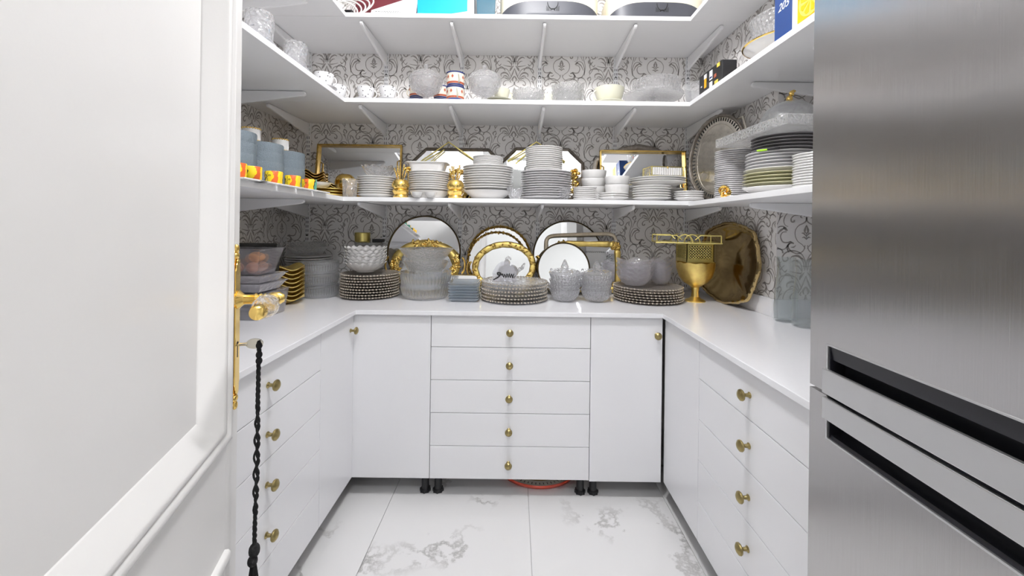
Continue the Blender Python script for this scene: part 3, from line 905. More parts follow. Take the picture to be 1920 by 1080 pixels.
# ---------------- shelf three (plates), left wall: blue glass, cups
yz = S3
rows = [(457, 1.275), (469, 1.352), (512, 1.476), (547, 1.602), (577, 1.728)]
fsrc = None
for k, (px, d) in enumerate(rows):
    x = -0.878
    sa = MB().box(-0.052, 0.052, -0.058, 0.058, 0.0, 0.006)
    mk(sa, 'saucer', 'china', 'flat white square saucer under a painted face cup', 'saucer', (x + 0.006, d + 0.012, yz), 'saucers under the painted cups', smooth=False, bevel=0.002)
    mb = MB().lathe([(0, 0.0), (0.026, 0.0), (0.0285, 0.004), (0.0295, 0.046), (0.0285, 0.0475), (0.0275, 0.046), (0.0265, 0.006), (0, 0.004)], 40)
    crz = 1.9 + 2.9 + [0.9, 0.8, 0.25, 0.1, -0.35][k]
    o = mk(mb, 'espresso_cup', 'face', 'espresso cup painted with yellow abstract faces on a white saucer', 'cup', (x, d, yz + 0.0062), 'painted espresso cups', rz=crz)
    ln = MB()
    for g0, sg in ((0.0, 1), (0.75, -1), (-0.8, 1)):
        g0 += PI * 1.22 - crz
        prof = [(0.0, 0.043), (0.06, 0.036), (-0.02, 0.031), (0.20, 0.022), (0.06, 0.019), (0.12, 0.014), (0.04, 0.011), (0.10, 0.006)]
        ln.tube([((0.0286 + 0.001 * z / 0.046 + 0.0002) * math.cos(g0 + sg * a), (0.0286 + 0.001 * z / 0.046 + 0.0002) * math.sin(g0 + sg * a), z) for a, z in catmull(prof, 4)], 0.0006, 4)
        ln.tube([(0.0296 * math.cos(g0 - sg * a), 0.0296 * math.sin(g0 - sg * a), z) for a, z in catmull([(0.10, 0.031), (0.2, 0.034), (0.32, 0.031), (0.2, 0.029), (0.10, 0.031)], 3)], 0.0006, 4)
    ln.build('painted_lines', 'ink', o, kind='stuff')
for k, (px, d, h, txt) in enumerate(((440, 1.56, 0.215, 'nearest the open door'), (485, 1.745, 0.205, 'between two others'), (530, 1.925, 0.20, 'beside the gold wavy dishes'))):
    x = -1.095
    mb = MB()
    pr = []
    nb = 5
    for q in range(nb):
        z0 = h * q / nb; z1 = h * (q + 1) / nb
        pr += [(0.0835, z0 + 0.001), (0.0850, z0 + 0.006), (0.0853, z1 - 0.006), (0.0838, z1 - 0.001)]
    pr = [(0, 0)] + [(0.074, 0)] + pr + [(0.079, h), (0.076, h - 0.012), (0, h - 0.014)]
    mb.lathe(pr, 64, lambda t, i, r, z: (r * (1 + 0.006 * math.cos(40 * t)), z))
    mk(mb, 'glass_canister', 'hammered', 'blue grey hammered glass canister %s' % txt, 'canister', (x, d, yz), 'blue grey glass canisters')
for k, (px, py, d, txt) in enumerate(((471, 272, 1.70, 'turned down on the blue glass nearer the door'), (526, 287, 1.895, 'turned down on the blue glass by the wavy dishes'))):
    x = X(px, d, py); z = Z(px, py, d)
    zc = yz + (0.205 if k == 0 else 0.20)
    t = thing('gold_rim_cup', 'white cup with gold rims %s' % txt, 'cup', (x, d, zc), group='white gold rimmed cups')
    MB().lathe([(0, 0), (0.033, 0.0), (0.034, 0.004), (0.034, 0.052), (0.030, 0.055), (0, 0.055)], 36).build('body', 'china', t)
    for zz, rr in ((0.003, 0.0355), (0.054, 0.032)):
        mb = MB()
        for q in range(22):
            g = 2 * PI * q / 22
            mb.ball((rr * math.cos(g), rr * math.sin(g), zz), 0.0042, 8, 6)
        mb.build('gold_beads', 'gold', t, kind='stuff')
# gold dishes in the left corner
def wavy_mb(R, h=0.03, lobes=7, amp=0.011, t=0.003, n=56):
    def mod(a, i, r, z):
        f = (r / R) ** 2
        return r * (1 + 0.05 * f * math.cos(lobes * a)), z + amp * f * math.sin(lobes * a + 0.5)
    pr = [(0, 0), (0.45 * R, 0), (0.6 * R, 0.25 * h), (0.8 * R, 0.6 * h), (R, h), (R, h + t), (0.8 * R, 0.6 * h + t), (0.6 * R, 0.25 * h + t), (0.45 * R, t), (0, t)]
    return MB().lathe(pr, n, mod)
piled(plate_mb(0.095, 0.012, 0.003).build('gold_plate', 'gold_leaf'), 3, (X(618, 2.09, 360), 2.09, S3), 0.014, 'flat gold dish at the bottom of the corner pile', 'plate', 'flat gold dishes on the plate shelf')
mk(bowl_mb(0.052, 0.026, 0.55), 'small_bowl', 'china', 'small white bowl on top of the flat gold dishes', 'bowl', (X(600, 2.05), 2.05, S3 + 0.047))
mk(MB().lathe([(0, 0), (0.05, 0), (0.056, 0.004), (0.05, 0.056), (0.044, 0.058), (0, 0.058)], 28), 'pedestal_bowl', 'china', 'white bowl turned down under the wavy gold dishes', 'bowl', (-1.13, 2.165, S3))
piled(wavy_mb(0.115).build('wavy_dish', 'gold_dark'), 4, (-1.13, 2.165, S3 + 0.059), 0.014, 'wavy edged gold dish nested in the pile on the plate shelf', 'dish', 'wavy gold dishes on the plate shelf', jit=0.0, turn=False, rz=0.6)
# gold pineapple jar
def bumpy(a, i, r, z):
    return r * (1 + 0.07 * abs(math.sin(5 * a + i * 1.3))), z
mb = MB().lathe([(0, 0), (0.035, 0), (0.045, 0.012), (0.047, 0.03), (0.042, 0.045), (0.035, 0.055), (0.045, 0.066), (0.051, 0.085), (0.050, 0.105), (0.042, 0.125), (0.028, 0.138), (0, 0.142)], 40, bumpy)
mk(mb, 'gold_jar', 'gold', 'gold embossed lidded jar beside the crystal tumbler', 'jar', (X(636, 2.16, 340), 2.24, S3))
mk(MB().lathe([(0, 0), (0.032, 0), (0.036, 0.09), (0.034, 0.09), (0.030, 0.006), (0, 0.006)], 32, ribs(16, 0.02)), 'tumbler', 'crystal', 'straight crystal tumbler between gold jar and plates', 'glass', (X(656, 2.02, 350), 2.02, S3))
# ---- plate piles, back shelf
stack(0.098, 9, (X(707, 2.12, 350), 2.12, S3), 0.0115, 'china', 'white plate in the pile under the crystal petal bowl', 'plates under the petal bowl')
o = mk(bowl_mb(0.088, 0.045, 0.5, 0.004, 96, 0.7, lambda t, i, r, z: (r * (1 + 0.05 * math.cos(12 * t)), z + (0.012 * abs(math.cos(6 * t)) if r > 0.07 else 0))), 'petal_bowl', 'crystal', 'crystal bowl with a petal edge on the white plates', 'bowl', (X(711, 2.12, 330), 2.12, S3 + 0.112))
def pineapple(loc, label):
    t = thing('pick_holder', label, 'holder', loc, group='gold pineapple pick holders')
    MB().lathe([(0, 0), (0.034, 0), (0.037, 0.006), (0.031, 0.018), (0.037, 0.024), (0.042, 0.036), (0.034, 0.046), (0.041, 0.054), (0.044, 0.066), (0.038, 0.082), (0.030, 0.092), (0.026, 0.092), (0.024, 0.08), (0, 0.078)], 36).build('body', 'gold', t)
    for k in range(6):
        g = k * 1.05 + 0.3
        mb = MB(); tip = (0.030 * math.cos(g), 0.030 * math.sin(g), 0.148 + 0.008 * (k % 3))
        base = (0.010 * math.cos(g), 0.010 * math.sin(g), 0.079)
        mb.tube([base, tip], 0.0022, 6)
        for q in range(6):
            f = 0.42 + q * 0.115
            mb.ball(tuple(b + (e - b) * f for b, e in zip(base, tip)), 0.0042, 8, 6)
        mb.build('pick', 'gold', t)
    return t
pineapple((X(751, 2.05, 350), 2.05, S3), 'gold ringed pick holder between the petal bowl and covered plates')
pineapple((X(854, 2.05, 350), 2.05, S3), 'gold ringed pick holder beside the tall dinner plates')
# leafy gold head behind the first holder
def leafy(loc, r, label, name='gold_flower'):
    mb = MB()
    for k in range(14):
        g = k * 2.4; e = 0.2 + 1.2 * ((k * 0.37) % 1)
        c = (0.7 * r * math.cos(g) * math.cos(e), 0.7 * r * math.sin(g) * math.cos(e), r + 0.7 * r * math.sin(e))
        mb.ball((0, 0, 0), (0.42 * r, 0.12 * r, 0.34 * r), 8, 6, Matrix.Translation(c) @ Matrix.Rotation(g, 4, 'Z') @ Matrix.Rotation(e, 4, 'Y'))
    mb.ball((0, 0, r), 0.5 * r)
    t = thing(name, label, 'ornament', loc)
    mb.build('petals', 'gold', t)
    return t
t = leafy((X(757, 2.13, 310), 2.215, S3), 0.024, 'gold leaf ornament on a stem behind a pick holder')
for ch in t.children: ch.location.z = 0.135
MB().tube([(0, 0, 0.002), (0.002, 0, 0.07), (0, 0, 0.15)], 0.003, 8).build('stem', 'gold', t)
MB().lathe([(0, 0), (0.018, 0), (0.018, 0.003), (0.004, 0.006), (0, 0.006)], 20).build('base', 'gold', t)
# pile with the oblong dish
xb = X(805, 2.11, 350)
t = thing('divided_dish', 'white divided dish at the bottom of the pile with the oblong dish', 'dish', (xb, 2.11, S3))
bowl_mb(0.100, 0.040, 0.62, 0.004).build('body', 'china', t)
for s_ in (-1, 1):
    bowl_mb(0.030, 0.026, 0.55, 0.003, 24).build('well', 'china', t).location = (s_ * 0.034, -0.125, 0.0)
    MB().box(-0.012, 0.012, -0.11, -0.095, 0.012, 0.026).build('joint', 'china', t, smooth=False).location = (s_ * 0.034, 0, 0)
stack(0.104, 9, (xb, 2.11, S3 + 0.033), 0.0108, 'china', 'white plate in the pile under the oblong dish', 'plates under the oblong dish')
t = thing('oblong_dish', 'white oblong serving dish on top of a plate pile', 'dish', (X(803, 2.11, 310), 2.11, S3 + 0.137))
pl = [(-0.085, -0.055), (0.085, -0.055), (0.085, 0.055), (-0.085, 0.055)]
vs = []
for sc, z in ((0.86, 0.0), (0.90, 0.002), (1.06, 0.044), (1.20, 0.047), (1.20, 0.050), (1.04, 0.047), (0.84, 0.006)):
    for k in range(28):
        g = 2 * PI * k / 28
        c, s_ = math.cos(g), math.sin(g)
        vs.append((0.088 * sc * math.copysign(abs(c) ** 0.35, c), 0.058 * sc * math.copysign(abs(s_) ** 0.35, s_), z))
fs = [(i * 28 + k, i * 28 + (k + 1) % 28, (i + 1) * 28 + (k + 1) % 28, (i + 1) * 28 + k) for i in range(6) for k in range(28)] + [tuple(range(28)), tuple(range(6 * 28, 7 * 28))]
MB().add(vs, fs).build('body', 'china', t)
# dinner plate pile
xc = X(915, 2.13, 350)
mk(bowl_mb(0.126, 0.047, 0.55, 0.004, curve=0.8), 'salad_bowl', 'china', 'wide white bowl at the bottom of the dinner plate pile', 'bowl', (xc, 2.13, S3))
stack(0.132, 10, (xc, 2.13, S3 + 0.042), 0.0122, 'china', 'large white dinner plate in the pile beside the gold holder', 'dinner plates beside the gold holder')
stack(0.079, 8, (X(915, 2.13, 300), 2.13, S3 + 0.170), 0.0062, 'china', 'small white plate on top of the dinner plate pile', 'small plates on the dinner plates', h=0.009, t=0.0024)
# tallest pile, scalloped plates
xd = X(1024, 2.14, 350)
stack(0.134, 12, (xd, 2.14, S3), 0.0118, 'china_grey', 'scalloped grey white plate in the tallest pile, lower wide part', 'scalloped plates in the tallest pile', lobes=18, amp=0.012, n=72)
stack(0.098, 12, (X(1020, 2.14, 300), 2.14, S3 + 0.144), 0.0102, 'china', 'white plate in the tallest pile, upper narrow part', 'upper plates in the tallest pile')
def shell(loc, label, rz):
    mb = bowl_mb(0.040, 0.056, 0.5, 0.004, 72, 0.5, lambda t, i, r, z: (r * (1 + 0.03 * math.cos(24 * t)), z + (0.006 * math.cos(2 * t) if r > 0.035 else 0)))
    mk(mb, 'crystal_bowl', 'crystal', label, 'bowl', loc, 'small crystal bowls before the plates', rz=rz)
shell((X(965, 2.03, 360), 2.028, S3), 'small crystal bowl before the gap by the tallest pile', 0.4)
t = mk(bowl_mb(0.050, 0.064, 0.5, 0.004, 72, 0.5, ribs(24, 0.03)), 'crystal_bowl', 'crystal', 'small crystal bowl between tallest pile and little saucers', 'bowl', (X(1083, 2.05, 360) - 0.075, 2.037 - 0.0, S3), 'small crystal bowls before the plates')
t.location = (X(1055, 2.04, 360), 2.043 - 0.0, S3)
t.scale = (0.78, 0.6, 1)
# little saucers and ramekins
stack(0.060, 7, (X(1097, 2.075, 360), 2.085, S3), 0.0092, 'china', 'little white saucer in the pile before the ramekins', 'little saucers', h=0.010)
def ramekins(n, loc, dz, label, group, R=0.068):
    mb = MB().lathe([(0, 0), (0.86 * R, 0), (0.92 * R, 0.004), (R, 0.040), (R, 0.043), (0.955 * R, 0.043), (0.89 * R, 0.006), (0, 0.005)], 60, lambda t, i, r, z: (r * (1 + (0.014 * math.cos(30 * t) if 0.002 < z < 0.041 else 0)), z))
    piled(mb.build('ramekin', 'china'), n, loc, dz, label, 'bowl', group)
ramekins(4, (X(1113, 2.23, 340), 2.23, S3), 0.0436, 'white embossed ramekin stacked behind the little saucers', 'ramekins behind the little saucers')
stack(0.077, 3, (X(1150, 2.09, 365), 2.09, S3), 0.0112, 'china', 'white tea plate under the shorter ramekin stack', 'tea plates under ramekins')
ramekins(2, (X(1157, 2.10, 345), 2.105, S3 + 0.0415), 0.0436, 'white embossed ramekin stacked on the tea plates', 'ramekins on tea plates', R=0.062)
stack(0.096, 6, (X(1222, 2.09, 360), 2.09, S3), 0.0118, 'china', 'white plate in the front pile under the gold trimmed box', 'front plates under the box')
stack(0.078, 6, (X(1255, 2.21, 360), 2.215, S3), 0.0118, 'china', 'white plate in the rear pile under the gold trimmed box', 'rear plates under the box')
stack(0.142, 3, (X(1230, 2.17, 340), 2.150, S3 + 0.084), 0.0105, 'china', 'broad white plate laid across two piles under the box', 'broad plates under the box', h=0.018)
t = thing('trinket_box', 'ribbed crystal box with gold edges on the broad plates', 'box', (X(1236, 2.18, 330), 2.13, S3 + 0.1235), (0, 0, 0.12))
MB().box(-0.083, 0.083, -0.05, 0.05, 0.010, 0.054).build('body', 'crystal', t, smooth=False)
mb = MB()
for x in (-0.084, 0.084):
    for y in (-0.051, 0.051): mb.tube([(x, y, 0.0), (x, y, 0.057)], 0.0024, 6)
for z in (0.010, 0.056):
    mb.tube([(-0.084, -0.051, z), (0.084, -0.051, z), (0.084, 0.051, z), (-0.084, 0.051, z)], 0.0022, 6, closed=True)
mb.build('gold_frame', 'gold_pale', t)
for k in range(13): MB().box(-0.078 + k * 0.012, -0.070 + k * 0.012, -0.0535, -0.0502, 0.014, 0.052).build('rib', 'china', t, smooth=False)
MB().ball((0, -0.054, 0.052), (0.004, 0.004, 0.006)).build('clasp', 'gold', t)
stack(0.073, 4, (0.876, 2.058, S3), 0.0105, 'china', 'white side plate in the low pile by the shelf corner', 'side plates by the shelf corner')
# right shelf piles
S3R = S3 - 0.004
stack(0.079, 24, (0.966, 1.800, S3R), 0.0086, 'china_grey', 'grey white dessert plate in the tall pile by the silver tray', 'dessert plates by the silver tray', h=0.011, t=0.003)
xj, yj = 1.003, 1.545
stack(0.128, 1, (xj, yj, S3R), 0.02, 'china', 'broad white platter at the bottom of the green rimmed plates', 'platter under olive plates', h=0.026)
stack(0.124, 4, (xj, yj, S3R + 0.026), 0.0125, 'china_olive', 'cream olive plate in the mixed pile by the refrigerator', 'olive plates in the mixed pile', h=0.014)
stack(0.122, 1, (xj, yj, S3R + 0.076), 0.02, 'china', 'thick white plate between the olive and grey plates', 'thick plate in the mixed pile', h=0.018)
stack(0.117, 5, (xj, yj, S3R + 0.093), 0.0118, 'china_grey', 'grey white plate in the middle of the mixed pile', 'grey plates in the mixed pile', h=0.014)
stack(0.112, 5, (xj + 0.012, yj - 0.01, S3R + 0.152), 0.0118, 'china_dark', 'charcoal grey plate near the top of the mixed pile', 'charcoal plates in the mixed pile', h=0.014)
stack(0.075, 13, (0.985, 1.318, S3R), 0.0085, 'china', 'small white plate in the pile against the refrigerator', 'small plates against the refrigerator', h=0.011)
t = thing('kitchen_knife', 'black handled knife with a lime green blade guard on grey plates', 'knife', (0.895, 1.475, S3R + 0.1535), (0, 0, -0.9))
MB().box(0.0, 0.035, -0.005, 0.005, 0.0, 0.006).build('guard', 'lime', t, smooth=False, bevel=0.002)
MB().box(0.0352, 0.075, -0.005, 0.005, 0.0, 0.007).build('handle', 'black_plastic', t, smooth=False, bevel=0.002)
t.location = (0.889, 1.50, S3R + 0.157)
# glass tray and dome on the mixed pile
ztop = S3R + 0.152 + 4 * 0.0118 + 0.019
t = thing('glass_tray', 'oblong pebbled glass tray lying on the charcoal plates', 'tray', (xj, yj, ztop), (0, 0, 0.05))
MB().box(-0.125, 0.125, -0.20, 0.20, 0.0, 0.006).build('base', 'pebble', t, smooth=False)
for a in ((-0.135, -0.125, -0.21, 0.21), (0.125, 0.135, -0.21, 0.21), (-0.125, 0.125, -0.21, -0.20), (-0.125, 0.125, 0.20, 0.21)):
    MB().box(*a, 0.0, 0.034).build('rim', 'pebble', t, smooth=False)
t = thing('cake_dome', 'clear glass dome with a gold bird finial on the glass tray', 'dome', (xj + 0.02, yj - 0.02, ztop + 0.0065))
MB().lathe([(0.10, 0), (0.105, 0.004), (0.102, 0.05), (0.085, 0.09), (0.05, 0.118), (0.0, 0.127), (0, 0.124), (0.048, 0.115), (0.082, 0.088), (0.099, 0.05), (0.10, 0)], 44).build('dome', 'glass', t)
mb = MB().ball((0, 0, 0.137), (0.011, 0.011, 0.013)); mb.ball((0.006, -0.003, 0.156), (0.009, 0.008, 0.011)); mb.ball((0.016, 0, 0.166), (0.008, 0.004, 0.005))
mb.build('finial', 'gold', t)
# gold knot
t = thing('gold_knot', 'polished gold knot ornament before the dessert plates', 'ornament', (0.872, 1.695, S3R + 0.026))
path = []
for k in range(120):
    g = 2 * PI * k / 120
    r = 0.015 + 0.0065 * math.cos(3 * g)
    path.append((r * math.cos(2 * g), 0.0075 * math.sin(3 * g), r * math.sin(2 * g)))
MB().tube([(p[0], p[1] * 1.2, p[2]) for p in path], 0.0058, 8, closed=True).build('loops', 'gold', t)
MB().ball((0.0, 0, -0.021), (0.012, 0.010, 0.005)).build('foot', 'gold', t)

# ------------------------------------------------------------------ trays and mirrors that lean
def ellipse(a, b, n, p=2.0):
    out = []
    for k in range(n):
        g = 2 * PI * k / n
        c, s_ = math.cos(g), math.sin(g)
        out.append((a * math.copysign(abs(c) ** (2 / p), c), b * math.copysign(abs(s_) ** (2 / p), s_)))
    return out
def frame_mb(path, w, dep, bump=None, n=8, y0=0.0):
    """closed moulded frame in the local x-z plane, standing out towards -y"""
    m = len(path); vs = []
    for i in range(m):
        p, q = path[i - 1], path[(i + 1) % m]
        tx, tz = q[0] - p[0], q[1] - p[1]; l = math.hypot(tx, tz) or 1
        nx, nz = tz / l, -tx / l
        f = bump(i / m) if bump else 1.0
        for k in range(n):
            g = 2 * PI * k / n
            u = math.cos(g) * w * 0.5 * f; v = y0 - (0.5 + 0.5 * math.sin(g)) * dep * f
            vs.append((path[i][0] + nx * u, v, path[i][1] + nz * u))
    fs = [(i * n + k, i * n + (k + 1) % n, ((i + 1) % m) * n + (k + 1) % n, ((i + 1) % m) * n + k) for i in range(m) for k in range(n)]
    return MB().add(vs, fs)
def disc_mb(path, y0, y1):
    return MB().prism(path, 'y', y0, y1)
def lean(name, label, x, y, z, deg, rz=0.0, cat='tray', group=None):
    return thing(name, label, cat, (x, y, z), (-math.radians(deg), 0, rz), group)
def leaves(mb, path, w, step, size, y=-0.012, seed=1):
    r = random.Random(seed)
    m = len(path)
    for i in range(0, m, step):
        x, z = path[i]
        for q in range(2):
            g = r.uniform(0, 6.28)
            mb.ball((0, 0, 0), (size * r.uniform(0.7, 1.3), size * 0.45, size * 0.5), 7, 5, Matrix.Translation((x + r.uniform(-w, w) * 0.5, y, z + r.uniform(-w, w) * 0.5)) @ Matrix.Rotation(g, 4, 'Y'))
    return mb
def round_mirror(label, x, y, z, dia, deg, w=0.009, m='rim_bronze', name='round_mirror', group=None, rz=0.0):
    t = lean(name, label, x, y, z, deg, rz, 'mirror', group)
    R = dia / 2
    c = [(p[0], p[1] + R) for p in ellipse(R - w / 2, R - w / 2, 72)]
    frame_mb(c, w, 0.020).build('frame', m, t)
    disc_mb([(p[0], p[1] + R) for p in ellipse(R - w, R - w, 72)], -0.010, -0.004).build('mirror_glass', 'mirror', t, smooth=False)
    return t
# worktop, back wall
round_mirror('large round mirror with a thin bronze rim behind the gilt oval tray', X(795, 2.36), 2.355, CT, 0.430, 6)
round_mirror('large round mirror with a thin bronze rim behind the pewter handled tray', X(1066, 2.36), 2.355, CT, 0.412, 6)
round_mirror('smaller round mirror with a dark rim behind the lidded glass bowls', X(1056, 2.25), 2.215, CT, 0.290, 10, rz=-0.12)
def gilt_oval(label, x, y, z, a, b, deg, w, frame_m, amp, k, tilt=0.0, rz=0.0, leafy_=True, size=0.012, handles=True, seed=3, name='gilt_tray', glassm='mirror', crests=None):
    t = lean(name, label, x, y, z, deg, rz)
    bump = lambda f: 1 + amp * abs(math.sin(k * PI * f)) - amp * 0.5
    ro = lambda p: (p[0] * math.cos(tilt) - p[1] * math.sin(tilt), p[0] * math.sin(tilt) + p[1] * math.cos(tilt) + b)
    pa = [ro(p) for p in ellipse(a - w * 0.55, b - w * 0.55, 96)]
    fr_ = frame_mb(pa, w, 0.022, bump).build('frame', frame_m, t)
    if leafy_:
        n_ = len(pa)
        sel = [pa[(c0 + q) % n_] for c0 in crests for q in range(-5, 6)] if crests else pa[::3]
        leaves(MB(), sel, w * 0.8, 1, size, -0.024, seed).build('ornament', 'gold_dark' if not crests else 'gold', fr_, kind='stuff')
    disc_mb([ro(p) for p in ellipse(a - w, b - w, 72)], -0.012, -0.004).build('mirror_glass', glassm, t, smooth=False)
    if handles:
        for sg in (-1, 1):
            hp_ = []
            for q in range(9):
                g = -1.1 + 2.2 * q / 8
                hp_.append((sg * (a - 0.004 + 0.030 * math.cos(g)) , -0.012, 0.052 * math.sin(g)))
            hp_ = [(ro((h[0], h[2]))[0], h[1], ro((h[0], h[2]))[1]) for h in hp_]
            MB().tube(hp_, 0.0055, 8).build('handle', 'gold', t)
    return t
gilt_oval('wide gilt oval mirror tray with carved crest behind the tall glass bowls', X(797, 2.29), 2.300, CT, 0.200, 0.146, 7, 0.048, 'gold_leaf', 0.10, 10, 0.0, size=0.014, seed=5, crests=(24, 0, 48, 72))
gilt_oval('round gilt mirror with a beaded rim, rearmost of the three centre mirrors', X(937, 2.37), 2.374, CT, 0.188, 0.188, 4, 0.014, 'gold_dark', 0.5, 60, handles=False, size=0.007, name='gilt_mirror')
gilt_oval('round gilt mirror with a leafy crest between two other centre mirrors', X(933, 2.33), 2.338, CT, 0.176, 0.172, 5, 0.014, 'gold_dark', 0.5, 48, handles=False, size=0.008, seed=9, name='gilt_mirror')
gilt_oval('gold oval mirror tray with rose relief and loop handle before the others', X(946, 2.28), 2.280, CT, 0.182, 0.144, 6, 0.036, 'gold_leaf', 0.08, 16, tilt=0.10, size=0.0085, seed=11)
# small gold edged mirror tray lying low behind the blue dishes
t = lean('mirror_tray', 'small oblong mirror tray with a thin gold edge behind blue dishes', X(868, 2.24), 2.225, CT, 12)
pa = ellipse(0.085, 0.050, 56, 7); pa = [(p[0], p[1] + 0.051) for p in pa]
frame_mb(pa, 0.006, 0.01).build('frame', 'gold', t)
disc_mb(pa, -0.006, -0.002).build('mirror_glass', 'mirror', t, smooth=False)
# pewter handled tray
t = lean('handled_tray', 'pewter tray with a slanting bar handle before the round mirror', X(1092, 2.32), 2.322, CT + 0.004, 6, -0.06)
pa = ellipse(0.200, 0.158, 80, 9); c, s_ = math.cos(0.045), math.sin(0.045)
pa = [(p[0] * c - p[1] * s_, p[0] * s_ + p[1] * c + 0.168) for p in pa]
frame_mb(pa, 0.022, 0.018).build('frame', 'pewter', t)
disc_mb([(p[0] * 0.95, (p[1] - 0.168) * 0.84 + 0.155) for p in pa], -0.006, -0.002).build('mirror_glass', 'mirror', t, smooth=False)
# gilt rectangular tray with printed mirror
t = lean('gilt_tray', 'gilt rectangular tray with faint black script beside the scalloped glass bowls', X(1104, 2.28), 2.283, CT + 0.008, 7)
pa = [(p[0], p[1] + 0.142) for p in ellipse(0.168, 0.128, 96, 9)]
f_ = frame_mb(pa, 0.030, 0.022, lambda f: 1 + 0.2 * abs(math.sin(24 * PI * f))).build('frame', 'gold_leaf', t)
co_ = [p for p in pa if abs(p[0]) > 0.145 and abs(p[1] - 0.142) > 0.10]
leaves(MB(), co_, 0.03, 1, 0.014, -0.02, 21).build('ornament', 'gold_dark', f_, kind='stuff')
MB().tube([(0.172, -0.012, 0.20), (0.195, -0.02, 0.19), (0.205, -0.02, 0.165), (0.195, -0.02, 0.14), (0.172, -0.012, 0.13)], 0.005, 8).build('handle', 'silver_dark', t)
disc_mb([(p[0] * 0.92, (p[1] - 0.142) * 0.9 + 0.142) for p in pa], -0.008, -0.004).build('mirror_glass', 'mirror', t, smooth=False)
rr = random.Random(4); mb = MB()
for k in range(12):
    x = -0.02 + k * 0.0115
    mb.tube(catmull([(x, -0.0085, 0.222 + rr.uniform(-0.003, 0.003)), (x + 0.003, -0.0085, 0.230), (x + 0.006, -0.0085, 0.221), (x + 0.008, -0.0085, 0.227)], 3), 0.0008, 4)
for k in range(26):
    x, z = 0.118 + rr.gauss(0, 0.012), 0.20 + rr.gauss(0, 0.016)
    mb.ball((x, -0.0085, z), (0.003, 0.0006, 0.0015), 6, 4)
mb.build('script', 'ink', t, kind='stuff')

# shelf three trays
def rect_tray(label, x, y, z, w, h, deg, m, th=0.009, rz=0.0, double=True, glassm='mirror'):
    t = lean('mirror_tray', label, x, y, z, deg, rz)
    pa = [(-w / 2, th), (w / 2, th), (w / 2, h - th), (-w / 2, h - th)]
    mb = MB()
    for a, b in zip(pa, pa[1:] + pa[:1]):
        x0, x1 = sorted((a[0], b[0])); z0, z1 = sorted((a[1], b[1]))
        mb.box(x0 - th / 2, x1 + th / 2, -0.028, -0.001, z0 - th / 2, z1 + th / 2)
    mb.build('frame', m, t, smooth=False, bevel=0.002)
    MB().box(-w / 2 + th / 2, w / 2 - th / 2, -0.006, -0.002, th * 1.5, h - th * 1.5).build('mirror_glass', glassm, t, smooth=False)
    if double:
        for sg in (-1, 1):
            MB().tube([(sg * (w / 2), -0.030, 0.10), (sg * (w / 2 + 0.012 * -1), -0.040, 0.11), (sg * (w / 2 - 0.012), -0.040, h - 0.11), (sg * (w / 2), -0.030, h - 0.10)], 0.004, 8).build('handle', m, t)
    return t
rect_tray('gold framed oblong mirror tray behind the petal bowl plates', X(673, 2.36, 300), 2.352, S3, 0.485, 0.335, 7, 'gold_dark')
rect_tray('gold framed oblong mirror tray behind the gold trimmed box', X(1206, 2.35, 300), 2.345, S3, 0.490, 0.318, 7, 'gold')
def octagon(label, x, y, z, w, h, cut, deg, apex):
    t = lean('octagonal_tray', label, x, y, z, deg)
    pa = [(-w / 2 + cut, 0.006), (w / 2 - cut, 0.006), (w / 2, cut), (w / 2, h - cut), (w / 2 - cut, h), (-w / 2 + cut, h), (-w / 2, h - cut), (-w / 2, cut)]
    dense = []
    for a, b in zip(pa, pa[1:] + pa[:1]):
        for q in range(6): dense.append((a[0] + (b[0] - a[0]) * q / 6, a[1] + (b[1] - a[1]) * q / 6))
    inn = [(p[0] * 0.955, (p[1] - h / 2) * 0.93 + h / 2) for p in pa]
    disc_mb(inn, -0.006, -0.002).build('mirror_glass', 'mirror', t, smooth=False)
    frame_mb([(p[0] * 0.975, (p[1] - h / 2) * 0.96 + h / 2 + 0.001) for p in dense], 0.020, 0.014, n=4).build('frame', 'silver_dark', t, smooth=False)
    ax, az = apex
    MB().tube([(ax - 0.165, -0.020, h - 0.082), (ax, -0.045, az), (ax + 0.165, -0.020, h - 0.082)], 0.0042, 8).build('handle', 'gold_pale', t)
    MB().tube([(ax - 0.120, -0.020, h - 0.095), (ax - 0.030, -0.024, h - 0.012)], 0.003, 8).build('handle', 'gold_pale', t)
    return t
octagon('octagonal mirror tray with gold chevron handle behind the oblong dish', X(857, 2.38, 290), 2.372, S3, 0.545, 0.318, 0.085, 5, (-0.045, 0.345))
octagon('octagonal mirror tray with gold chevron handle behind the tallest pile', X(1017, 2.34, 290), 2.330, S3, 0.480, 0.320, 0.085, 6, (-0.035, 0.345))
# gilt leafy mirror peeping over between the piles
gilt_oval('small gilt leaf edged mirror behind the gold pick holder', X(858, 2.29, 310), 2.298, S3, 0.075, 0.092, 6, 0.020, 'gold', 0.4, 26, handles=False, size=0.009, seed=8, name='gilt_mirror')
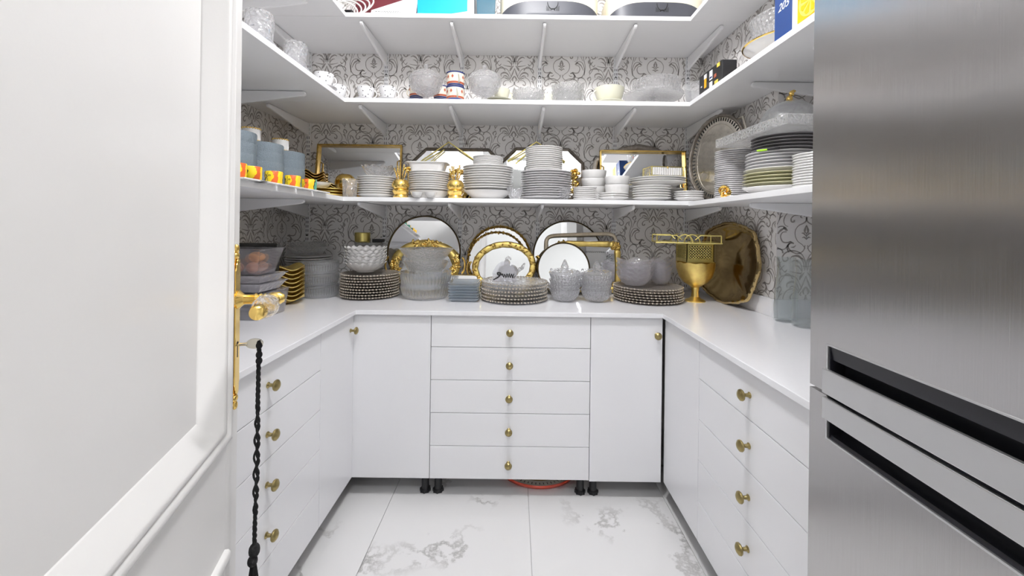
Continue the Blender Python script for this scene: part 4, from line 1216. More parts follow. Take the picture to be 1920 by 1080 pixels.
# dark ornate tray behind the gold framed one
t = lean('ornate_tray', 'dark embossed silver tray with a crest behind the gold framed tray', X(1198, 2.395, 290), 2.388, S3 + 0.006, 1.5)
pa = []
for k in range(96):
    g = 2 * PI * k / 96; cx_, sx_ = math.cos(g), math.sin(g)
    x = 0.265 * math.copysign(abs(cx_) ** 0.5, cx_); zz = 0.150 * math.copysign(abs(sx_) ** 0.5, sx_)
    if sx_ > 0: zz += 0.032 * math.exp(-(x / 0.11) ** 2) + 0.006 * math.cos(x * 70)
    pa.append((x, zz + 0.152))
frame_mb([(p[0] * 0.97, p[1] * 0.98 + 0.004) for p in pa], 0.030, 0.008, lambda f: 1 + 0.25 * abs(math.sin(40 * PI * f)), n=6).build('rim', 'silver_dark', t)
disc_mb([(p[0] * 0.95, p[1] * 0.95 + 0.004) for p in pa], -0.003, 0.0).build('plate', 'silver_dark', t, smooth=False)
# big silver oval tray across the corner
t = lean('silver_tray', 'large oval silver tray with pierced rim leaning in the shelf corner', 0.994, 2.024, S3 + 0.001, 3, -1.12)
b = 0.214; a = 0.160
pa = [(p[0], p[1] + b + 0.004) for p in ellipse(a, b, 96)]
frame_mb([(p[0] * 0.985, (p[1] - b) * 0.985 + b) for p in pa], 0.013, 0.012, lambda f: 1 + 0.35 * abs(math.sin(40 * PI * f))).build('rim', 'silver_dark', t)
disc_mb([(p[0] * 0.97, (p[1] - b) * 0.97 + b) for p in pa], -0.003, 0.0).build('plate', 'silver', t, smooth=False)
mb = MB()
for k in range(64):
    g = 2 * PI * k / 64
    mb.box(-0.003, 0.003, -0.0044, -0.0034, -0.008, 0.008, Matrix.Translation((0.86 * a * math.cos(g), 0, b + 0.004 + 0.90 * b * math.sin(g))) @ Matrix.Rotation(-math.atan2(math.sin(g) * b, math.cos(g) * a) + PI / 2, 4, 'Y'))
mb.build('piercing', 'slot', t, smooth=False, kind='stuff')
frame_mb([(p[0] * 0.72, (p[1] - b) * 0.80 + b) for p in pa], 0.004, 0.004).build('inner_ring', 'silver', t)
MB().tube([(0.11, -0.006, 0.39), (0.15, -0.03, 0.385), (0.165, -0.03, 0.33), (0.15, -0.006, 0.30)], 0.006, 8).build('handle', 'silver', t)
# white triangular napkin plate behind the dessert plates
t = lean('folded_napkin', 'white pointed napkin standing behind the dessert plates', X(1383, 2.0), 1.96, S3 - 0.0, 10, -0.5, 'napkin')
MB().prism([(-0.07, 0.0), (0.07, 0.0), (0.075, 0.20), (0.035, 0.262), (-0.035, 0.215)], 'y', -0.002, 0.002).build('cloth', 'white_card', t, smooth=False)
MB().prism([(-0.05, 0.003), (0.06, 0.003), (0.06, 0.19), (0.02, 0.225)], 'y', -0.006, -0.0025).build('fold', 'white_card', t, smooth=False)

# gold flower spray by the tallest pile
t = leafy((X(1077, 2.31, 340), 2.30, S3), 0.03, 'gold rose spray standing between tallest pile and ramekins')
for ch in t.children: ch.location.z = 0.135
leaves(MB(), [(0.0, 0.02), (0.012, 0.05), (-0.01, 0.08), (0.012, 0.10), (0.0, 0.13)], 0.03, 1, 0.016, -0.004, 2).build('foliage', 'gold_dark', t, kind='stuff')
MB().tube([(0, 0, 0.001), (0.002, 0, 0.08), (0, 0, 0.15)], 0.004, 8).build('stem', 'gold', t)

# ------------------------------------------------------------------ worktop, left end
def bin_mb(x0, x1, y0, y1, z0, z1, taper, t=0.0025):
    mb = MB()
    def loop(o, z): return [(x0 + o, y0 + o, z), (x1 - o, y0 + o, z), (x1 - o, y1 - o, z), (x0 + o, y1 - o, z)]
    rows = [loop(taper, z0), loop(0, z1), loop(-0.004, z1), loop(-0.004, z1 + 0.003), loop(t, z1 + 0.003), loop(taper + t, z0 + t)]
    vs = [p for r in rows for p in r]
    fs = [(i * 4 + k, i * 4 + (k + 1) % 4, (i + 1) * 4 + (k + 1) % 4, (i + 1) * 4 + k) for i in range(5) for k in range(4)] + [(0, 1, 2, 3), (20, 21, 22, 23)]
    return mb.add(vs, fs)
BX0, BX1 = -1.20, -0.962
mk(bin_mb(BX0, BX1, 1.535, 1.735, CT + 0.001, CT + 0.100, 0.012), 'storage_bin', 'acrylic', 'clear acrylic bin at the bottom of the egg bin stack', 'bin', smooth=False)
mk(bin_mb(BX0 + 0.01, BX1 - 0.004, 1.545, 1.725, CT + 0.105, CT + 0.136, 0.020), 'storage_bin', 'lilac', 'shallow lilac tray between the clear acrylic bins', 'bin', smooth=False)
mk(bin_mb(BX0 + 0.01, BX1 - 0.004, 1.545, 1.725, CT + 0.1395, CT + 0.168, 0.020), 'storage_bin', 'lilac', 'shallow lilac tray under the clear bin holding eggs', 'bin', smooth=False)
mk(bin_mb(BX0 + 0.02, BX1 - 0.012, 1.555, 1.715, CT + 0.1715, CT + 0.270, 0.024), 'storage_bin', 'acrylic', 'clear acrylic bin holding eggs on top of the stack', 'bin', smooth=False)
def egg(loc, m, label, rot):
    pr = []
    for k in range(13):
        g = PI * k / 12
        pr.append((max(0.0215 * math.sin(g) * (1 + 0.10 * math.cos(g)), 0.0), -0.029 * math.cos(g)))
    pr[0] = (0, -0.029); pr[-1] = (0, 0.029)
    o = MB().lathe(pr, 28).build('egg', m); o.location = loc; o.rotation_euler = rot
    tag(o, label, 'egg', 'eggs in the clear bin')
ez = CT + 0.1715 + 0.003
egg((-1.035, 1.605, ez + 0.0225), 'egg_brown', 'brown egg lying in the clear bin beneath the orange egg', (1.57, 0, 0.4))
egg((-1.095, 1.605, ez + 0.0225), 'egg_brown', 'brown egg lying in the clear bin farther inside', (1.57, 0, 1.2))
egg((-1.040, 1.662, ez + 0.0225), 'egg_brown', 'brown egg lying in the clear bin along the rear side', (1.57, 0, 2.4))
egg((-1.034, 1.630, ez + 0.063), 'egg_orange', 'orange egg resting on the brown eggs in the bin', (1.57, 0.2, 1.9))
# black tray, dark plate
t = lean('black_tray', 'black lacquered square tray standing behind the egg bins', -1.13, 1.845, CT, 0, 0.42)
t.rotation_euler = (-math.radians(2), 0, 0)
t.location = (-1.160, 1.771, CT + 0.001)
MB().box(-0.125, 0.125, -0.006, 0.0, 0.0, 0.285).build('base', 'black_gloss', t, smooth=False, bevel=0.003)
for a in ((-0.131, -0.125), (0.125, 0.131)): MB().box(a[0], a[1], -0.024, 0.0, 0.0, 0.285).build('rim', 'black_gloss', t, smooth=False)
MB().box(-0.125, 0.125, -0.024, 0.0, 0.279, 0.285).build('rim', 'black_gloss', t, smooth=False)
wv = piled(wavy_mb(0.104, 0.028, 5, 0.010, 0.004).build('wavy_dish', 'gold_leaf'), 8, (-1.098, 1.912, CT + 0.0015), 0.0195, 'wavy gold dish in the tall pile on the worktop', 'dish', 'wavy gold dishes on the worktop', jit=0.0, turn=False, rz=1.1)
stack(0.122, 15, (X(581, 2.29, 510), 2.285, CT), 0.0128, 'china', 'white plate in the corner pile under the glass bowls', 'plates in the worktop corner pile', h=0.013)
gb = bowl_mb(0.105, 0.045, 0.55, 0.0035, 48, 0.6).build('glass_bowl', 'pebble')
piled(gb, 2, (X(578, 2.29, 470), 2.285, CT + 0.200), 0.022, 'grey pebbled glass bowl on top of the corner plates', 'bowl', 'glass bowls on the corner plates')
def ribbed_bowl(R, h, k=44, a=0.026, t=0.004, m='glass', name='ribbed_bowl', foot=0.82, curve=0.35):
    return bowl_mb(R, h, foot, t, k * 3, curve, lambda th, i, r, z: (r * (1 + (a * math.cos(k * th) if 0.12 * h < z < 0.86 * h else 0)), z)).build(name, m)
piled(ribbed_bowl(0.089, 0.062), 3, (-0.995, 2.085, CT), 0.0605, 'ribbed clear glass bowl in the stack by the wavy gold dishes', 'bowl', 'ribbed bowls by the wavy dishes')
# smoky chargers
def charger(R, label, group, n, loc, dz=0.0125, m='smoke', beads=56):
    t = thing('charger_plate', label, 'plate', loc, group=group)
    plate_mb(R, 0.010, 0.004, 64, 28, 0.012).build('body', m, t)
    mb = MB()
    for k in range(beads):
        g = 2 * PI * k / beads
        mb.ball((0.992 * R * math.cos(g), 0.992 * R * math.sin(g), 0.0125), (0.0055, 0.0055, 0.0042), 6, 5)
    mb.build('beaded_rim', 'bead', t, kind='stuff')
    return piled(t, n, loc, dz, label, 'plate', group)
XC1, YC1 = X(695, 2.12, 530), 2.115
charger(0.143, 'smoky beaded glass charger in the pile under the scalloped bowls', 'chargers under the scalloped bowls', 9, (XC1, YC1, CT), 0.0135)
zc = CT + 9 * 0.0135 + 0.006
def scalloped(R, h, k=18, a=0.03):
    return bowl_mb(R, h, 0.42, 0.003, k * 6, 0.55, lambda th, i, r, z: (r * (1 + a * abs(math.cos(k * th / 2)) * min(1, z / (0.4 * h)) - a * 0.5), z + (0.004 * math.cos(k * th) if z > 0.9 * h else 0)))
piled(scalloped(0.104, 0.050).build('scalloped_bowl', 'china'), 6, (X(690, 2.15, 500), YC1, zc), 0.0155, 'white scalloped bowl nested on the smoky chargers', 'bowl', 'white scalloped bowls')
mk(MB().lathe([(0, 0), (0.066, 0), (0.072, 0.004), (0.073, 0.250), (0.075, 0.252), (0.075, 0.268), (0.073, 0.2705), (0, 0.2705)], 180, lambda th, i, r, z: (r * (1 + 0.01 * math.cos(60 * th)), z)), 'glass_jar', 'glass', 'tall ribbed glass jar behind the scalloped bowls', 'jar', (X(690, 2.33, 480), 2.338, CT))
mk(MB().lathe([(0, 0), (0.038, 0), (0.042, 0.004), (0.043, 0.052), (0.041, 0.054), (0.038, 0.05), (0.037, 0.006), (0, 0.005)], 40), 'gold_cup', 'gold_pale', 'plain gold cup standing on the lid of the glass jar', 'cup', (X(679, 2.33, 450), 2.335, CT + 0.271))
mk(MB().box(-0.028, 0.028, -0.025, 0.025, 0, 0.018), 'small_box', 'black_card', 'small dark box on the lid of the glass jar', 'box', (X(708, 2.33, 450), 2.345, CT + 0.271), smooth=False, bevel=0.002)
# tall pile of glass bowls
xg = X(800, 2.12, 530); yg = 2.105
piled(ribbed_bowl(0.132, 0.082, 44, 0.026, 0.005, 'glass', 'ribbed_bowl', 0.78, 0.45), 2, (xg, yg, CT), 0.052, 'large ribbed glass bowl under the pebbled glass bowls', 'bowl', 'large ribbed glass bowls')
mk(bowl_mb(0.112, 0.052, 0.72, 0.005, 60, 0.5), 'pebbled_bowl', 'pebble', 'round pebbled glass bowl between ribbed and flared bowls', 'bowl', (xg, yg, CT + 0.1365))
mk(bowl_mb(0.137, 0.062, 0.55, 0.005, 60, 0.6, rim=0.006), 'pebbled_bowl', 'pebble', 'wide flared pebbled bowl on top of the glass bowls', 'bowl', (xg, yg, CT + 0.190))
# blue square dishes
sq = MB()
for sc, z in ((0.80, 0.0), (1.0, 0.014), (1.0, 0.016), (0.94, 0.016), (0.78, 0.003)):
    sq.v += [(0.074 * sc * a, 0.074 * sc * b, z) for a, b in ((-1, -1), (1, -1), (1, 1), (-1, 1))]
sq.f = [(i * 4 + k, i * 4 + (k + 1) % 4, (i + 1) * 4 + (k + 1) % 4, (i + 1) * 4 + k) for i in range(4) for k in range(4)] + [(0, 1, 2, 3), (16, 17, 18, 19)]
piled(sq.build('square_dish', 'blue_glass', smooth=False, bevel=0.002), 7, (-0.249, 2.045, CT), 0.0133, 'blue grey square glass dish in the low stack', 'dish', 'blue square glass dishes', turn=False)
# gold rimmed glass plates and what stands on them
charger(0.166, 'clear glass plate with a gilt beaded rim under the napkin holder', 'gilt rimmed glass plates', 6, (0.0, 2.070, CT), 0.0165, 'crystal', 64)
zp = CT + 6 * 0.0165 + 0.0035
t = thing('napkin_holder', 'clear acrylic napkin holder with black script on the glass plates', 'holder', (X(946, 2.06, 530), 2.035, zp - 0.004))
arch = [(-0.06, 0.0), (0.06, 0.0), (0.06, 0.045)] + [(0.052 * math.cos(PI * k / 10), 0.045 + 0.052 * math.sin(PI * k / 10)) for k in range(1, 10)] + [(-0.06, 0.045)]
for y in (-0.022, 0.022):
    MB().prism(arch, 'y', y - 0.0015, y + 0.0015).build('side', 'acrylic', t, smooth=False)
MB().box(-0.06, 0.06, -0.0205, 0.0205, 0.0, 0.003).build('base', 'acrylic', t, smooth=False)
mb = MB(); rr = random.Random(12)
mb.tube(catmull([(-0.055, -0.0245, 0.008), (-0.03, -0.0245, 0.022), (-0.018, -0.0245, 0.040), (-0.034, -0.0245, 0.043), (-0.030, -0.0245, 0.033), (-0.012, -0.0245, 0.036)], 5), 0.0036, 6)
wp = []
for k in range(26):
    wp.append((-0.012 + k * 0.0024, -0.0245, 0.029 + 0.012 * math.sin(k * 1.35) * (0.6 + 0.4 * rr.random())))
mb.tube(catmull(wp, 3), 0.0022, 6)
mb.tube([(0.046, -0.0245, 0.016), (0.055, -0.0245, 0.03)], 0.0016, 5)
mb.build('script', 'ink', t, kind='stuff')
t = thing('glass_figurine', 'little clear glass bird figurine behind the napkin holder', 'figurine', (X(953, 2.15, 530), 2.15, zp - 0.009))
mb = MB().ball((0.0, 0, 0.040), (0.055, 0.04, 0.040), 20, 12); mb.ball((-0.008, 0, 0.085), (0.016, 0.016, 0.02), 14, 10); mb.tube([(-0.008, 0, 0.09), (-0.014, 0, 0.108), (-0.002, 0, 0.118), (0.012, 0, 0.108)], 0.005, 8)
mb.build('body', 'crystal', t)
MB().tube([(0.045, 0, 0.045), (0.075, 0, 0.060), (0.085, 0, 0.085)], [0.014, 0.009, 0.004], 10).build('tail', 'crystal', t)
# lidded sugar bowls
for k, (px, txt) in enumerate(((1055, 'beside the gilt rimmed plates'), (1117, 'beside the scalloped glass bowls'))):
    x = 0.252 if k == 0 else 0.412
    y = 2.045
    bsrc = bowl_mb(0.0765, 0.060, 0.45, 0.004, 90, 0.42, ribs(30, 0.028)).build('glass_bowl', 'crystal')
    piled(bsrc, 4, (x, y, CT), 0.0255, 'crystal sugar bowl under a lid, stack %s' % txt, 'bowl', 'sugar bowls stacked %s' % txt)
    t = thing('bowl_lid', 'crystal lid with a pointed finial on the stack %s' % txt, 'lid', (x, y, CT + 3 * 0.0255 + 0.0605), group='crystal lids with finials')
    MB().lathe([(0, 0.0), (0.074, 0.0), (0.079, 0.004), (0.074, 0.014), (0.050, 0.024), (0.022, 0.028), (0.0, 0.029)], 60, ribs(30, 0.015)).build('dome', 'crystal', t)
    MB().lathe([(0, 0.029), (0.018, 0.029), (0.020, 0.036), (0.013, 0.052), (0.006, 0.068), (0, 0.073)], 20).build('finial', 'crystal', t)
    for g in (2.6, 5.6):
        MB().ball((0.074 * math.cos(g), 0.074 * math.sin(g), 0.012), (0.008, 0.008, 0.012), 10, 8).build('lug', 'crystal', t)
# chargers on the right with glass bowls
XC2, YC2 = X(1213, 2.11, 555), 2.10
charger(0.170, 'smoky beaded glass charger in the pile beside the gold chalice', 'chargers beside the gold chalice', 6, (XC2, YC2, CT), 0.0125)
z2 = CT + 6 * 0.0125 + 0.0045
def wavybowl(R, h):
    return bowl_mb(R, h, 0.55, 0.003, 80, 0.6, lambda th, i, r, z: (r * (1 + 0.05 * math.cos(5 * th) * (z / h)), z + (0.010 * math.cos(5 * th) * (z / h) ** 2)))
piled(wavybowl(0.092, 0.055).build('wavy_bowl', 'lilac'), 4, (XC2 - 0.068, 2.10, z2), 0.0235, 'lilac glass bowl in the wider stack on the chargers', 'bowl', 'wider lilac glass bowls', jit=0, turn=False)
piled(wavybowl(0.062, 0.055).build('wavy_bowl', 'lilac'), 4, (XC2 + 0.088, 2.165, z2), 0.0245, 'lilac glass bowl in the narrower stack by the chalice', 'bowl', 'narrower lilac glass bowls', jit=0, turn=False, rz=0.5)
# gold chalice with box and tray above
xch, ych = 0.927, 2.085
mk(MB().lathe([(0, 0), (0.048, 0), (0.050, 0.004), (0.046, 0.008), (0.030, 0.014), (0.019, 0.024), (0.0165, 0.050), (0.020, 0.072), (0.030, 0.080), (0.058, 0.098), (0.080, 0.128), (0.092, 0.168), (0.094, 0.200), (0.091, 0.200), (0.088, 0.168), (0.076, 0.130), (0.055, 0.103), (0.025, 0.088), (0, 0.086)], 48, lambda th, i, r, z: (r, z + (0.003 * math.cos(11 * th) if z > 0.19 else 0))), 'chalice_bowl', 'gold_leaf', 'matte gold footed bowl beside the smoky chargers', 'bowl', (xch, ych, CT))
t = thing('pierced_box', 'pale gold pierced lattice box standing on the gold footed bowl', 'box', (xch - 0.006, ych, CT + 0.2035), (0, 0, 0.0))
H_ = 0.094; hw = 0.068
MB().box(-hw, hw, -hw, hw, 0.0, 0.004).build('base', 'gold_pale', t, smooth=False)
for rot, nm in ((0, 'lattice_side'), (PI / 2, 'lattice_side'), (PI, 'lattice_side'), (-PI / 2, 'lattice_side')):
    mb = MB()
    m4 = Matrix.Rotation(rot, 4, 'Z')
    mb.box(-hw, hw, -hw, -hw + 0.004, 0.004, 0.018, m4); mb.box(-hw, hw, -hw, -hw + 0.004, H_ - 0.012, H_, m4)
    mb.box(-hw, -hw + 0.013, -hw, -hw + 0.004, 0.018, H_ - 0.012, m4); mb.box(hw - 0.013, hw, -hw, -hw + 0.004, 0.018, H_ - 0.012, m4)
    r0 = random.Random(5)
    x0, x1, zz0, zz1 = -hw + 0.013, hw - 0.013, 0.018, H_ - 0.012
    st = 0.0135
    for k in range(-5, 9):
        for sg in (-1, 1):
            a_ = x0 + k * st; b_ = a_ + (zz1 - zz0)
            p0 = [a_, zz0]; p1 = [b_, zz1]
            if p0[0] < x0: p0 = [x0, zz0 + (x0 - a_)]
            if p1[0] > x1: p1 = [x1, zz1 - (b_ - x1)]
            if p1[0] - p0[0] < 0.003: continue
            q0, q1 = (p0, p1) if sg > 0 else ([-p0[0], p0[1]], [-p1[0], p1[1]])
            mb.tube([m4 @ Vector((q0[0], -hw + 0.002, q0[1])), m4 @ Vector((q1[0], -hw + 0.002, q1[1]))], 0.0013, 4)
    for kx in range(8):
        for kz in range(5):
            mb.ball((x0 + 0.007 + kx * st, -hw + 0.002, zz0 + 0.006 + kz * st), (0.003, 0.0016, 0.003), 6, 4, m4)
    mb.build(nm, 'gold_pale', t, smooth=False, kind='stuff')
MB().box(-hw + 0.006, hw - 0.006, -hw + 0.006, hw - 0.006, 0.0045, H_ - 0.002).build('lining', 'black_card', t, smooth=False)
t = thing('gold_tray', 'flat gold tray with looped geometric handles on the lattice box', 'tray', (xch - 0.052, ych + 0.01, CT + 0.2035 + H_ + 0.0005), (0, 0, -0.22))
MB().box(-0.15, 0.15, -0.10, 0.10, 0.0, 0.004).build('base', 'mirror', t, smooth=False)
rim = MB()
rim.tube([(-0.152, -0.102, 0.003), (0.152, -0.102, 0.003), (0.152, 0.102, 0.003), (-0.152, 0.102, 0.003)], 0.0035, 6, closed=True)
rim.build('rim', 'gold_pale', t)
for sg in (-1, 1):
    mb = MB()
    y = sg * 0.102
    mb.tube([(-0.148, y, 0.040), (-0.055, y, 0.040), (-0.030, y, 0.018)], 0.003, 6)
    mb.tube([(0.148, y, 0.040), (0.055, y, 0.040), (0.030, y, 0.018)], 0.003, 6)
    for c_ in (-0.016, 0.016):
        mb.tube([(c_ + 0.036 * math.cos(PI * k / 12), y, 0.004 + 0.040 * math.sin(PI * k / 12)) for k in range(13)], 0.003, 6)
    for x in (-0.148, 0.148): mb.tube([(x, y, 0.004), (x, y, 0.040)], 0.003, 6)
    mb.build('handle', 'gold_pale', t)
mk(MB().lathe([(0, 0), (0.028, 0), (0.030, 0.006), (0.012, 0.012), (0.016, 0.022), (0.012, 0.032), (0.014, 0.042), (0.008, 0.055), (0, 0.062)], 20, ribs(8, 0.08)), 'crystal_stopper', 'crystal', 'small crystal stopper standing on the looped gold tray', 'stopper', (xch - 0.05, ych + 0.055, CT + 0.2035 + H_ + 0.005))
# big brass tray against the right wall
t = thing('brass_tray', 'large scalloped brass tray leaning on the wall beside the vases', 'tray', (1.050, 2.045, CT + 0.001), (0, 0, 0))
t.rotation_euler = (-math.radians(5), 0, -PI / 2 + 0.03)
pa = []
for k in range(120):
    g = 2 * PI * k / 120; c_, s_ = math.cos(g), math.sin(g)
    f = 1 + 0.020 * math.cos(8 * g) + 0.010 * math.cos(16 * g)
    pa.append((0.268 * f * math.copysign(abs(c_) ** 0.72, c_), 0.196 * f * math.copysign(abs(s_) ** 0.80, s_) + 0.204))
frame_mb([(p[0] * 0.985, (p[1] - 0.204) * 0.98 + 0.204) for p in pa], 0.014, 0.014, lambda f: 1 + 0.3 * abs(math.sin(36 * PI * f))).build('rim', 'brass_tray', t)
rows = []
for sc, y in ((0.97, -0.006), (0.86, -0.004), (0.80, 0.010), (0.30, 0.014)):
    rows += [(p[0] * sc, y, (p[1] - 0.204) * sc + 0.204) for p in pa]
n = len(pa)
fs = [(i * n + k, i * n + (k + 1) % n, (i + 1) * n + (k + 1) % n, (i + 1) * n + k) for i in range(3) for k in range(n)] + [tuple(range(3 * n, 4 * n))]
MB().add(rows, fs).build('plate', 'brass_tray', t, angle=60)
# glass vases in the recess
for k, (x, y, h, txt) in enumerate(((1.105, 1.655, 0.262, 'beside the big brass tray'), (1.118, 1.565, 0.258, 'standing nearer the refrigerator'))):
    pr = [(0, 0.0), (0.036, 0), (0.042, 0.004), (0.043, 0.05), (0.040, 0.12), (0.032, 0.19), (0.030, 0.22), (0.035, h), (0.0335, h), (0.0285, 0.22), (0.0305, 0.19), (0.0385, 0.12), (0.041, 0.05), (0.038, 0.010), (0, 0.008)]
    mk(MB().lathe(pr, 40), 'glass_vase', 'glass_thin', 'tall clear waisted glass vase %s' % txt, 'vase', (x, y, CT), 'clear glass vases')

# ------------------------------------------------------------------ shelf two
mk(MB().lathe([(0, 0), (0.036, 0), (0.042, 0.006), (0.045, 0.085), (0.0425, 0.100), (0.0395, 0.098), (0.041, 0.085), (0.037, 0.010), (0, 0.008)], 40, ribs(12, 0.01)), 'crystal_tumbler', 'crystal', 'cut crystal tumbler on a glass saucer, nearer the open door', 'glass', (-0.895, 1.408, S2 + 0.0085), 'crystal tumblers on the left shelf')
mk(MB().lathe([(0, 0), (0.036, 0), (0.042, 0.006), (0.045, 0.085), (0.0425, 0.100), (0.0395, 0.098), (0.041, 0.085), (0.037, 0.010), (0, 0.008)], 40, ribs(12, 0.01)), 'crystal_tumbler', 'crystal', 'cut crystal tumbler with saucer, nearer the spotted cups', 'glass', (-0.897, 1.645, S2 + 0.0085), 'crystal tumblers on the left shelf')
for y, txt in ((1.408, 'nearer the open door'), (1.645, 'nearer the spotted cups')):
    mk(plate_mb(0.052, 0.006, 0.002, 32), 'glass_saucer', 'glass', 'clear glass saucer under a crystal tumbler, %s' % txt, 'saucer', (-0.896, y, S2), 'glass saucers on the left shelf')
    mk(MB().lathe([(0, 0), (0.030, 0), (0.035, 0.07), (0.033, 0.07), (0.028, 0.005), (0, 0.005)], 28, ribs(10, 0.02)), 'shot_glass', 'crystal', 'small crystal glass behind a tumbler, %s' % txt, 'glass', (-0.955, y + 0.082, S2), 'small crystal glasses')
def spotted(loc, ang, label, dz=0.0):
    t = thing('spotted_cup', label, 'cup', loc, group='spotted coffee cups')
    mb = MB().lathe([(0, 0), (0.026, 0), (0.030, 0.004), (0.041, 0.050), (0.042, 0.066), (0.040, 0.066), (0.039, 0.050), (0.027, 0.007), (0, 0.006)], 36)
    mb.build('body', 'dots', t)
    cup_handle(MB(), 0.040, 0.036, 0.017, 0.003, ang).build('handle', 'china', t)
for px, d, x, ang, txt in ((605, 1.87, -0.888, 0.2, 'on the left shelf nearer the tumblers'), (632, 2.035, -0.897, 0.2, 'in the shelf corner'), (686, 2.055, None, 0.1, 'before the silver dish cover'), (727, 2.05, None, 0.1, 'nearest the painted mugs')):
    x = X(px, d, 175) if x is None else x
    z = S2
    mk(plate_mb(0.056, 0.008, 0.0025, 32), 'saucer', 'china_grey', 'grey white saucer under the spotted cup %s' % txt, 'saucer', (x, d, z), 'saucers of the spotted cups')
    spotted((x, d, z + 0.0045), ang, 'white spotted coffee cup %s' % txt)
mk(MB().lathe([(0.085, 0), (0.088, 0.004), (0.082, 0.05), (0.060, 0.092), (0.03, 0.110), (0, 0.114), (0, 0.111), (0.029, 0.107), (0.058, 0.089), (0.079, 0.049), (0.085, 0)], 40), 'dish_cover', 'silver', 'domed silver dish cover behind the spotted cups', 'cover', (X(686, 2.2, 170), 2.225, S2))
def candy(px, label):
    t = thing('candy_dish', label, 'dish', (X(px, 2.10, 150), 2.085, S2), group='lidded crystal candy dishes')
    cut = lambda th, i, r, z: (r * (1 + 0.018 * math.cos(20 * th)), z)
    MB().lathe([(0, 0), (0.034, 0), (0.036, 0.004), (0.014, 0.010), (0.010, 0.022), (0.016, 0.032), (0.012, 0.040), (0.040, 0.050), (0.068, 0.070), (0.083, 0.100), (0.086, 0.122), (0.080, 0.122), (0.075, 0.100), (0.06, 0.076), (0, 0.060)], 60, cut).build('bowl', 'crystal', t)
    MB().lathe([(0, 0.123), (0.087, 0.123), (0.086, 0.132), (0.074, 0.152), (0.048, 0.168), (0.014, 0.175), (0, 0.176)], 60, cut).build('lid', 'crystal', t)
    MB().lathe([(0, 0.176), (0.008, 0.176), (0.006, 0.184), (0.013, 0.194), (0.008, 0.206), (0, 0.209)], 16).build('finial', 'crystal', t)
candy(800, 'globe shaped crystal candy dish between the outer painted mugs')
candy(909, 'globe shaped crystal candy dish before the cream teacup')
def painted_mug(loc, ang, label):
    t = thing('painted_mug', label, 'mug', loc, group='painted pottery mugs')
    MB().lathe([(0, 0), (0.036, 0), (0.040, 0.003), (0.044, 0.030), (0.043, 0.052), (0.046, 0.070), (0.044, 0.071), (0.040, 0.052), (0.040, 0.010), (0, 0.006)], 36).build('body', 'cream_enamel', t)
    for z0, z1, r0, r1, m in ((0.004, 0.011, 0.0408, 0.0418, 'cobalt'), (0.013, 0.022, 0.0422, 0.0436, 'terracotta'), (0.0645, 0.0705, 0.0456, 0.0466, 'cobalt')):
        MB().lathe([(r0 - 0.002, z0), (r0 + 0.0003, z0), (r1 + 0.0003, z1), (r1 - 0.002, z1)], 36).build('painted_band', m, t)
    for k in range(9):
        g = ang + 0.6 + k * 0.62
        for zz, m, sz in ((0.046, 'terracotta', 0.0062),):
            MB().prism([(0, -sz * 1.6), (sz, 0), (0, sz * 1.6), (-sz, 0)], 'x', 0.0428, 0.0445, Matrix.Rotation(g, 4, 'Z') @ Matrix.Translation((0, 0, zz))).build('painted_diamond', m, t, smooth=False)
    cup_handle(MB(), 0.042, 0.038, 0.020, 0.0045, ang).build('handle', 'cream_enamel', t)
for k, (px, d, ang, txt) in enumerate(((783, 2.235, PI - 0.2, 'behind the candy dish by the spotted cups'), (828, 2.245, -0.4, 'behind the candy dish by the free standing mugs'), (854, 2.04, -1.2, 'standing free between two candy dishes'))):
    x = X(px, d, 165)
    for q, lv in ((0, 'lower'), (1, 'upper')):
        painted_mug((x, d, S2 + q * 0.0715), ang + 0.15 * q, 'painted pottery mug %s, %s of its pair' % (txt, lv))
# cream cups and bowls
mk(bowl_mb(0.066, 0.058, 0.5, 0.003, 40, 0.5), 'cream_bowl', 'china_cream', 'small cream bowl under the cream teacup', 'bowl', (X(935, 2.18, 175), 2.235, S2))
mk(plate_mb(0.07, 0.012, 0.003), 'saucer', 'china_cream', 'cream saucer resting on the small cream bowl', 'saucer', (X(935, 2.18, 165), 2.235, S2 + 0.0585))
def teacup(loc, R, h, ang, label):
    t = thing('teacup', label, 'cup', loc)
    bowl_mb(R, h, 0.45, 0.003, 40, 0.42).build('body', 'china_cream', t)
    cup_handle(MB(), R * 0.93, h * 0.55, h * 0.28, 0.0036, ang).build('handle', 'china_cream', t)
teacup((X(940, 2.18, 155), 2.235, S2 + 0.063), 0.046, 0.066, 0.1, 'cream teacup on a saucer behind the candy dish')
piled(bowl_mb(0.084, 0.048, 0.68, 0.004, 72, 0.5, lambda th, i, r, z: (r, z + (0.004 * math.cos(12 * th) if z > 0.04 else 0))).build('pebbled_bowl', 'pebble'), 2, (X(991, 2.09, 175), 2.09, S2), 0.022, 'pebbled glass bowl in the low pair by the cream bowl', 'bowl', 'low pair of pebbled bowls', jit=0, turn=False)
piled(bowl_mb(0.084, 0.048, 0.68, 0.004, 72, 0.5, lambda th, i, r, z: (r, z + (0.004 * math.cos(12 * th) if z > 0.04 else 0))).build('pebbled_bowl', 'pebble'), 3, (X(1065, 2.09, 175), 2.09, S2), 0.026, 'pebbled glass bowl in the taller stack by the big teacup', 'bowl', 'taller stack of pebbled bowls', jit=0, turn=False)
mk(MB().lathe([(0, 0), (0.030, 0), (0.036, 0.10), (0.034, 0.10), (0.028, 0.006), (0, 0.006)], 28), 'cream_beaker', 'china_cream', 'plain cream beaker between the pebbled bowls', 'cup', (X(1028, 2.22, 165), 2.225, S2))
xt = X(1141, 2.09, 170)
